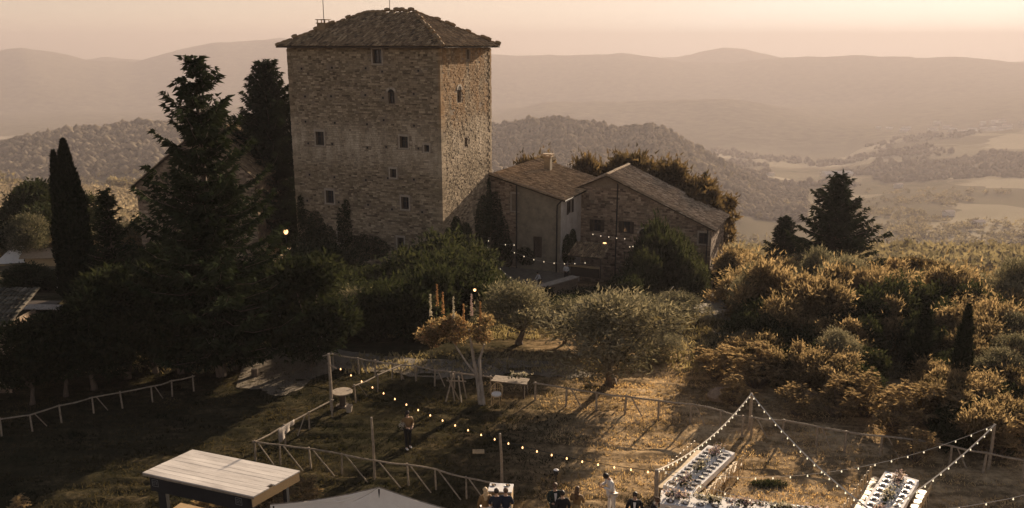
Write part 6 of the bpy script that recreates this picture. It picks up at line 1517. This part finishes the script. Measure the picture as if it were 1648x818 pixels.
# ------------------------------------------------------------------ far left garden: shed, tents, pallets
M['mossy_tile'] = tile_mat('mossy_tile', (0.035, 0.032, 0.025), (0.08, 0.07, 0.05), (0.16, 0.14, 0.11))  # shed roof tile: the trees' shade is put into this darker colour
def left_garden():
    a = PY(24, 660, 41.0); t = thing('stone_shed', 'small stone shed with a tiled roof cut by the left edge of the picture', 'shed', (a.x - 3.2, a.y, hz(a.x, a.y)), 0); h = PY(24, 525, 41).z - hz(a.x, a.y)
    m = MB(); wall_grid(m, (0, 0, 0), (1, 0, 0), 3.2, lambda u: h, [], .3, (0, -1, 0)); wall_grid(m, (3.2, 0, 0), (0, 1, 0), 3, lambda u: h, [], .3, (1, 0, 0)); m.build('wall', M['mortar'], t)
    q = MB(); stonework(q, (0, 0, 0), (1, 0, 0), 3.2, lambda u: h, [], (0, -1, 0), 90); stonework(q, (3.2, 0, 0), (0, 1, 0), 3, lambda u: h, [], (1, 0, 0), 91); q.build('stones', M['house_stone'], t, kind='stuff')
    m = MB(); roof_slab(m, [(-.3, -.3, h), (3.5, -.3, h), (3.5, 3.2, h + 1.1), (-.3, 3.2, h + 1.1)]); m.build('roof_deck', M['dark_wood'], t)
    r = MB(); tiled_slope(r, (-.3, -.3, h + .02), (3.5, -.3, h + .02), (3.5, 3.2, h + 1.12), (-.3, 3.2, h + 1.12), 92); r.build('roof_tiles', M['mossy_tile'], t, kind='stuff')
    for nm_, px, py, y, w, d, lab, mt in (('garden_canopy', 45, 565, 46, 1.7, 1.1, 'low tiled canopy in the dark garden right of the stone shed', 'roof_tile_pale'), ('garden_canopy', 38, 605, 43, .8, .8, 'small pale canopy sheet below the tiled one', 'white_cloth')):
        p = PY(px, py, y); g = hz(p.x, p.y); k = thing(nm_, lab, 'canopy', (p.x, p.y, g), .1); h2 = p.z - g
        m = MB(); roof_slab(m, [(-w / 2, -d / 2, h2 - .1), (w / 2, -d / 2, h2 - .1), (w / 2 + .1, d / 2, h2 + .15), (-w / 2, d / 2, h2 + .15)], .05); m.build('roof', M[mt], k)
        for x in (-.45, .45): m = MB(); m.box((x * w, 0, h2 / 2 - .05), (.07, .07, h2 - .1)); m.build('post', M['dark_wood'], k)
    p = PY(32, 412, 88); g = hz(p.x, p.y); k = thing('canvas_tent', 'pale peaked tent in the sunlit garden far left', 'tent', (p.x, p.y, p.z - 1.6), .3)
    m = MB(); m.add([(-2.2, -1.6, 1.2), (2.2, -1.6, 1.2), (2.2, 1.6, 1.2), (-2.2, 1.6, 1.2), (-.5, 0, 2.7), (.6, 0, 2.7)], [(0, 1, 5, 4), (1, 2, 5), (2, 3, 4, 5), (3, 0, 4)]); m.build('canopy', M['canvas'], k)
    for x in (-2.1, 2.1):
        for y in (-1.5, 1.5): m = MB(); m.tube([(x, y, -1.2), (x, y, 1.2)], .05, 5); m.build('pole', M['pole'], k)
    p = PY(76, 425, 84); k = thing('garden_hut', 'wooden hut with a sunlit orange roof behind the cypress foot', 'hut', (p.x, p.y, p.z - 1.2), .1)
    m = MB(); m.box((0, 0, .9), (3.2, 2.4, 2.6)); m.build('wall', M['board'], k); m = MB(); roof_slab(m, [(-2, -1.5, 2.2), (2, -1.5, 2.2), (2, 0, 2.9), (-2, 0, 2.9)], .08); roof_slab(m, [(-2, .003, 2.9), (2, .003, 2.9), (2, 1.5, 2.2), (-2, 1.5, 2.2)], .08); m.build('roof', M['roof_tile_pale'], k)
    for px, py, w, lab in ((68, 471, 2.9, 'long pale plank platform on the shaded lawn left of the cypress'), (62, 462, 2.6, 'narrower slatted platform just behind the pale plank platform')):
        p = P(px, py, -.1); k = thing('plank_platform', lab, 'platform', (p.x, p.y, hz(p.x, p.y)), -.05)
        for q in range(4): m = MB(); m.box((0, -.45 + q * .3, .25), (w, .27, .05)); m.build('plank', M['pale_bark'] if w > 2.8 else M['dark_wood'], k)
        for x in (-.4, .4): m = MB(); m.box((x * w, 0, .11), (.1, 1.1, .22)); m.build('bearer', M['dark_wood'], k)
    b = P(92, 470, -.3); o = MB().tube([(0, 0, 0), (.25, 0, 1.35)], .045, 6).build('leaning_pole', M['bleached']); o.location = b; tag(o, 'short white pole leaning over the plank platform', 'pole')
    m = MB(); m.blob((0, 0, 0), (.6, .35, .3), 4, 2, .25); m.blob((.45, 0, -.12), (.3, .25, .2), 5, 2, .25); o = m.build('white_cushion', M['white_cloth'], smooth=True); p = P(14, 480, 0.2); o.location = (p.x, p.y, p.z); tag(o, 'crumpled white cushion pile at the left edge', 'cushion')
left_garden()

# ------------------------------------------------------------------ far farms and the town in the valley
M['far_wall'] = simple('far_wall', (0.75, 0.70, 0.62), (0.6, 0.55, 0.48), .5, .9, 0); M['far_roof'] = simple('far_roof', (0.55, 0.42, 0.34), (0.4, 0.3, 0.24), .5, .8, 0)
def far_house(px, r, w, d, h, label, group=None, rz=0.0, pale=False):
    az = az_of(px); x, y = r * math.sin(az), r * math.cos(az); t = thing('far_building', label, 'building', (x, y, hz(x, y)), rz, group)
    m = MB(); m.box((0, 0, h / 2 - 1), (w, d, h + 2)); m.build('wall', M['far_wall'], t); e = d * .08
    m = MB(); rh = d * .22; v = [(-w / 2 - e, -d / 2 - e, h), (w / 2 + e, -d / 2 - e, h), (w / 2 + e, d / 2 + e, h), (-w / 2 - e, d / 2 + e, h), (-w / 2 - e, 0, h + rh), (w / 2 + e, 0, h + rh)]; m.add(v, [(0, 1, 5, 4), (2, 3, 4, 5), (1, 2, 5), (3, 0, 4), (3, 2, 1, 0)]); m.build('roof', M['far_wall'] if pale else M['far_roof'], t)
rg_ = random.Random(6)
far_house(1365, 2050, 62, 26, 7, 'big pale warehouse roof in the middle of the valley', pale=True, rz=.15); far_house(1347, 2100, 16, 12, 6, 'small white building at the left end of the pale warehouse', pale=True); far_house(1386, 2080, 14, 11, 8, 'small white building at the right end of the pale warehouse', pale=True)
far_house(62, 560, 12, 8, 5, 'white farmhouse on the olive slope above the double cypress'); far_house(52, 585, 8, 6, 4, 'smaller outbuilding behind the white farmhouse on the olive slope', pale=True)
for k in range(34): far_house(rg_.gauss(1610, 34) if k < 26 else rg_.uniform(1420, 1640), rg_.uniform(3250, 3900), rg_.uniform(14, 34), rg_.uniform(10, 20), rg_.uniform(6, 14), 'tiny pale building of the hazy town under the far ridge', 'buildings of the hazy valley town', rg_.uniform(-.5, .5), rg_.random() < .6)
for px, r, lab in ((1560, 1300, 'lone farm in the valley left of the right picture edge'), (1612, 1150, 'pale farmhouse among valley trees at the right edge'), (1470, 1750, 'farmhouse on the bright strip of valley fields'), (1255, 1900, 'small farm under the end of the dark ridge')): far_house(px, r, 14, 9, 6, lab, rz=.3)

# ------------------------------------------------------------------ people
M['skin'] = simple('skin', (0.55, 0.36, 0.26), (0.46, 0.29, 0.20), 8, .6, .05)
M['navy'] = simple('navy_cloth', (0.018, 0.024, 0.045), (0.012, 0.016, 0.03), 9, .9, .1); M['black_cloth'] = simple('black_cloth', (0.018, 0.018, 0.02), (0.010, 0.010, 0.012), 9, .9, .1)
M['green_cloth'] = simple('dark_green_cloth', (0.02, 0.035, 0.028), (0.014, 0.024, 0.02), 9, .9, .1); M['white_shirt'] = simple('white_shirt', (0.80, 0.76, 0.72), (0.66, 0.62, 0.58), 5, .85, .1)
M['gold_cloth'] = simple('golden_pattern_cloth', (0.50, 0.36, 0.16), (0.20, 0.12, 0.05), 22, .7, .2); M['hair_dark'] = simple('dark_hair', (0.03, 0.02, 0.014), (0.018, 0.012, 0.01), 14, .6, .3)
M['hair_brown'] = simple('brown_hair', (0.13, 0.07, 0.04), (0.07, 0.04, 0.02), 14, .6, .3); M['hair_blond'] = simple('blond_hair', (0.62, 0.46, 0.28), (0.42, 0.29, 0.16), 14, .6, .3)
M['face_dark'] = simple('eye_and_lip', (0.10, 0.04, 0.035), (0.03, 0.02, 0.02), 9, .5, 0)
def skin_obj(name, verts, edges, radii, mat, parent, lvl=1):
    me = bpy.data.meshes.new(name); me.from_pydata(verts, edges, []); me.materials.append(mat); o = obj(name, me, parent)
    md = o.modifiers.new('skin', 'SKIN'); md.use_smooth_shade = True
    for i, r in enumerate(radii): sv = me.skin_vertices[0].data[i]; sv.radius = r if hasattr(r, '__len__') else (r, r); sv.use_root = (i == 0)
    s = o.modifiers.new('sub', 'SUBSURF'); s.levels = lvl; s.render_levels = lvl; return o
def person(label, loc, rz, top, legs, hair, hl='short', arms='down', lean=0.0, head=0.0, ht=1.75, dress=False, shoes='black', shirt=None, stride=.06):
    t = thing('person', label, 'person', loc, rz); s_ = ht / 1.75; t.scale = (s_, s_, s_)
    R = lambda p, a, c=.95: (p[0], (p[1]) * math.cos(a) + (p[2] - c) * math.sin(a), c + (p[2] - c) * math.cos(a) - p[1] * math.sin(a))
    J = {'pel': (0, 0, .95), 'wst': (0, 0, 1.1), 'chest': (0, 0, 1.32), 'neck': (0, 0, 1.47), 'nk2': (0, .015, 1.53)}
    hc = 1.53; hd = [(0, .02, 1.60), (0, .03, 1.68), (0, .02, 1.73)]
    A = {'down': ((.27, -.02, 1.16), (.28, .06, .90)), 'front': ((.26, .02, 1.17), (.12, .26, 1.12)), 'up': ((.26, .08, 1.22), (.10, .30, 1.30)), 'hip': ((.30, -.04, 1.16), (.16, .12, 1.02)), 'reach': ((.24, .18, 1.22), (.16, .42, 1.12))}[arms]
    V = []; E = []; Rd = []; idx = {}
    def ad(n, p, r, par=None, tilt=True):
        V.append(R(p, lean) if tilt else p); Rd.append(r); idx[n] = len(V) - 1
        if par: E.append((idx[par], idx[n]))
    ad('pel', J['pel'], (.145, .105)); ad('wst', J['wst'], (.125, .09), 'pel'); ad('chest', J['chest'], (.15, .105), 'wst'); ad('neck', J['neck'], (.07, .06), 'chest'); ad('nk2', J['nk2'], (.05, .05), 'neck')
    pr = 'nk2'
    for k, (p, r) in enumerate(zip(hd, ((.062, .068), (.082, .095), (.070, .08)))): q = R(p, head, 1.5); ad('h%d' % k, q, r, pr); pr = 'h%d' % k
    for s in (-1, 1):
        n = 'L' if s < 0 else 'R'; q = lambda p: (p[0] * s, p[1], p[2])
        ad('sh' + n, (s * .185, 0, 1.41), .062, 'chest'); ad('el' + n, q(A[0]), .043, 'sh' + n); ad('wr' + n, q(A[1]), .028, 'el' + n)
        d = Vector(A[1]) - Vector(A[0]); d.normalize(); w = Vector(A[1]); side = Vector((0, 1, 0)).cross(d) if abs(d.y) < .8 else Vector((1, 0, 0)); side.normalize(); pm = w + d * .07; ad('pm' + n, q(pm), (.036, .02), 'wr' + n)
        for f in range(4): b = pm + side * (-.027 + .018 * f) + d * .03; ad('f%d' % f + n, q(b), .0095, 'pm' + n); e = b + d * (.045 + .01 * (1 if f in (1, 2) else 0)) + Vector((0, .008, -.008)); ad('g%d' % f + n, q(e), .0075, 'f%d' % f + n)
        b = w + d * .03 + side * .04; ad('th' + n, q(b), .011, 'wr' + n); ad('tt' + n, q(b + side * .02 + d * .035), .009, 'th' + n)
        sy = stride * s; ad('hp' + n, (s * .09, 0, .90), .088, 'pel', False); ad('kn' + n, (s * .10, sy * .6 + .015, .50), .058, 'hp' + n, False); ad('an' + n, (s * .10, sy, .09), .038, 'kn' + n, False); ad('to' + n, (s * .11, sy + .15, .035), (.035, .028), 'an' + n, False)
    skin_obj('body', V, E, Rd, M['skin'], t)
    def sub(name, keys, k, mat, ex=None):
        vs = [V[idx[a]] for a in keys]; es = [(keys.index(a), keys.index(b)) for a in keys for b in keys if (idx[a], idx[b]) in E]; rr = []
        for a in keys: r = Rd[idx[a]]; r = r if hasattr(r, '__len__') else (r, r); rr.append((r[0] * k[0] + k[1], r[1] * k[0] + k[1]))
        return skin_obj(name, vs, es, rr, M[mat], t)
    sub('jacket' if shirt else ('dress_top' if dress else 'shirt'), ['pel', 'wst', 'chest', 'neck', 'shL', 'elL', 'wrL', 'shR', 'elR', 'wrR'], (1.12, .016), top)
    if shirt:
        m = MB(); a = R((0, .125, 1.42), lean); b = R((0, .135, 1.08), lean); m.add([(a[0] - .05, a[1], a[2]), (a[0] + .05, a[1], a[2]), (b[0] + .015, b[1] + .012, b[2]), (b[0] - .015, b[1] + .012, b[2])], [(3, 2, 1, 0)]); m.add([(a[0] - .05, a[1] - .03, a[2]), (a[0] + .05, a[1] - .03, a[2]), (b[0] + .015, b[1] - .02, b[2]), (b[0] - .015, b[1] - .02, b[2])], [(0, 1, 2, 3)]); m.build('shirt_front', M[shirt], t)
    if dress:
        m = MB(); m.lathe((0, 0, 0), [(.36, .06), (.30, .35), (.22, .7), (.155, .98), (.14, 1.08)], 16, sy=.8); m.build('skirt', M[legs], t, smooth=True)
    else: sub('trousers', ['pel', 'hpL', 'knL', 'anL', 'hpR', 'knR', 'anR'], (1.08, .014), legs)
    for s in (-1, 1): m = MB(); m.blob((s * .108, stride * s + .07, .045), (.048, .13, .045), 1, 2, .02); m.build('shoe', M[{'black': 'black_cloth', 'white': 'white_shirt', 'brown': 'bark'}[shoes]], t, smooth=True)
    hcn = R(R((0, .005, 1.69), head, 1.5), lean); h = MB(); h.blob(hcn, (.098, .115, .105), 7, 2, .05)
    fz = R(R((0, .10, 1.655), head, 1.5), lean)
    if hl == 'long':
        for dz, rr in ((-.10, .10), (-.22, .10), (-.34, .08)): q = R(R((0, -.07, 1.69 + dz), head * .3, 1.5), lean); h.blob(q, (rr * 1.05, .06, .10), 3, 2, .08)
    elif hl == 'bun': q = R(R((0, -.11, 1.74), head, 1.5), lean); h.blob(q, (.05, .05, .05), 3, 1, .08)
    h.build('hair', M[hair], t, smooth=True)
    fc = MB(); fc.blob((fz[0], fz[1] + .022, fz[2] - .005), (.026, .022, .034), 3, 1, 0); fc.build('nose', M['skin'], t)
    fc = MB()
    for s in (-1, 1): fc.blob((fz[0] + s * .032, fz[1] + .012, fz[2] + .025), (.011, .008, .007), 3, 1, 0)
    fc.blob((fz[0], fz[1] + .012, fz[2] - .045), (.024, .008, .007), 3, 1, 0); fc.build('face_features', M['face_dark'], t)
    return t
def foot_of(px, py, hgt):
    p = P(px, py, hgt); return Vector((p.x, p.y, hz(p.x, p.y)))
pi = math.pi
w = person('woman in black trousers and golden patterned top holding a bouquet on the dark grass', on(657, 723), pi + .5, 'gold_cloth', 'black_cloth', 'hair_dark', 'long', 'front', ht=1.78, shoes='white')
bq = flower_cluster('bouquet', 'bouquet of golden flowers held by the woman in black trousers', on(657, 723) + Vector((-.22, -.26, 1.05)), .22, 5, None)
person('tall man in white shirt and white trousers bowing over his hands in the sun', on(984, 833), pi * .5 + .25, 'white_shirt', 'white_shirt', 'hair_dark', 'short', 'up', lean=.22, head=.55, ht=1.88, shoes='brown')
person('man in dark green suit and white shirt facing the camera beside the torch', foot_of(893, 787, 1.62), pi + .2, 'green_cloth', 'green_cloth', 'hair_brown', 'short', 'front', ht=1.8, shirt='white_shirt')
person('man in black suit seen from behind in front of the green suit', foot_of(905, 799, 1.62), .3, 'black_cloth', 'black_cloth', 'hair_dark', 'short', 'down', ht=1.78)
person('woman with long brown hair in a golden dress facing the man in white', foot_of(929, 791, 1.58), -.4, 'gold_cloth', 'gold_cloth', 'hair_brown', 'long', 'front', ht=1.70, dress=True)
person('man in black dinner jacket with white shirt front at the bottom edge', foot_of(1022, 800, 1.62), pi - .2, 'black_cloth', 'black_cloth', 'hair_dark', 'short', 'down', ht=1.78, shirt='white_shirt')
person('guest in black stooping beside the dinner-jacket man near the table', foot_of(1049, 806, 1.55), -pi * .5, 'black_cloth', 'black_cloth', 'hair_brown', 'bun', 'front', lean=.3, ht=1.68)
person('blond woman in golden patterned jacket left of the buffet table', foot_of(781, 790, 1.6), .3, 'gold_cloth', 'white_shirt', 'hair_blond', 'long', 'down', ht=1.68)
person('person in navy suit at the left front of the buffet table', foot_of(799, 796, 1.55), .1, 'navy', 'navy', 'hair_dark', 'short', 'front', ht=1.74)
person('brown-haired man in navy suit at the right front of the buffet table', foot_of(814, 794, 1.6), -.2, 'navy', 'navy', 'hair_brown', 'short', 'front', ht=1.76)
person('waiter in white shirt bending over the grey terrace table', PY(869, 459, 76.6) * 1.0, pi * .5 + .4, 'white_shirt', 'black_cloth', 'hair_dark', 'short', 'reach', lean=.35, ht=1.75).location.z = tz + .02
person('waiter in white shirt standing at the lean-to bar', PY(911, 440, 79.5), pi - .5, 'white_shirt', 'black_cloth', 'hair_dark', 'short', 'hip', ht=1.72).location.z = tz + .02
# ------------------------------------------------------------------ the evening haze: one closed box of even, thin air
gco = np.zeros(len(bpy.data.objects['ground'].data.vertices) * 3, dtype=np.float32); bpy.data.objects['ground'].data.vertices.foreach_get('co', gco)
ZTOP = float(gco[2::3].max()) + 65.0
def haze():
    m, nt = new_mat('haze_air')
    v = N(nt, 'ShaderNodeVolumePrincipled')
    v.inputs['Color'].default_value = (0.47, 0.43, 0.445, 1)
    v.inputs['Density'].default_value = HAZE_D
    v.inputs['Anisotropy'].default_value = 0.14
    o = N(nt, 'ShaderNodeOutputMaterial'); nt.links.new(v.outputs[0], o.inputs['Volume'])
    b = MB(); zb, zt = -380.0, ZTOP
    b.box((0, 0, (zb + zt) / 2), (18050, 18050, zt - zb))
    b.build('haze', m, kind='stuff')
HAZE_D = 0.00023
haze()
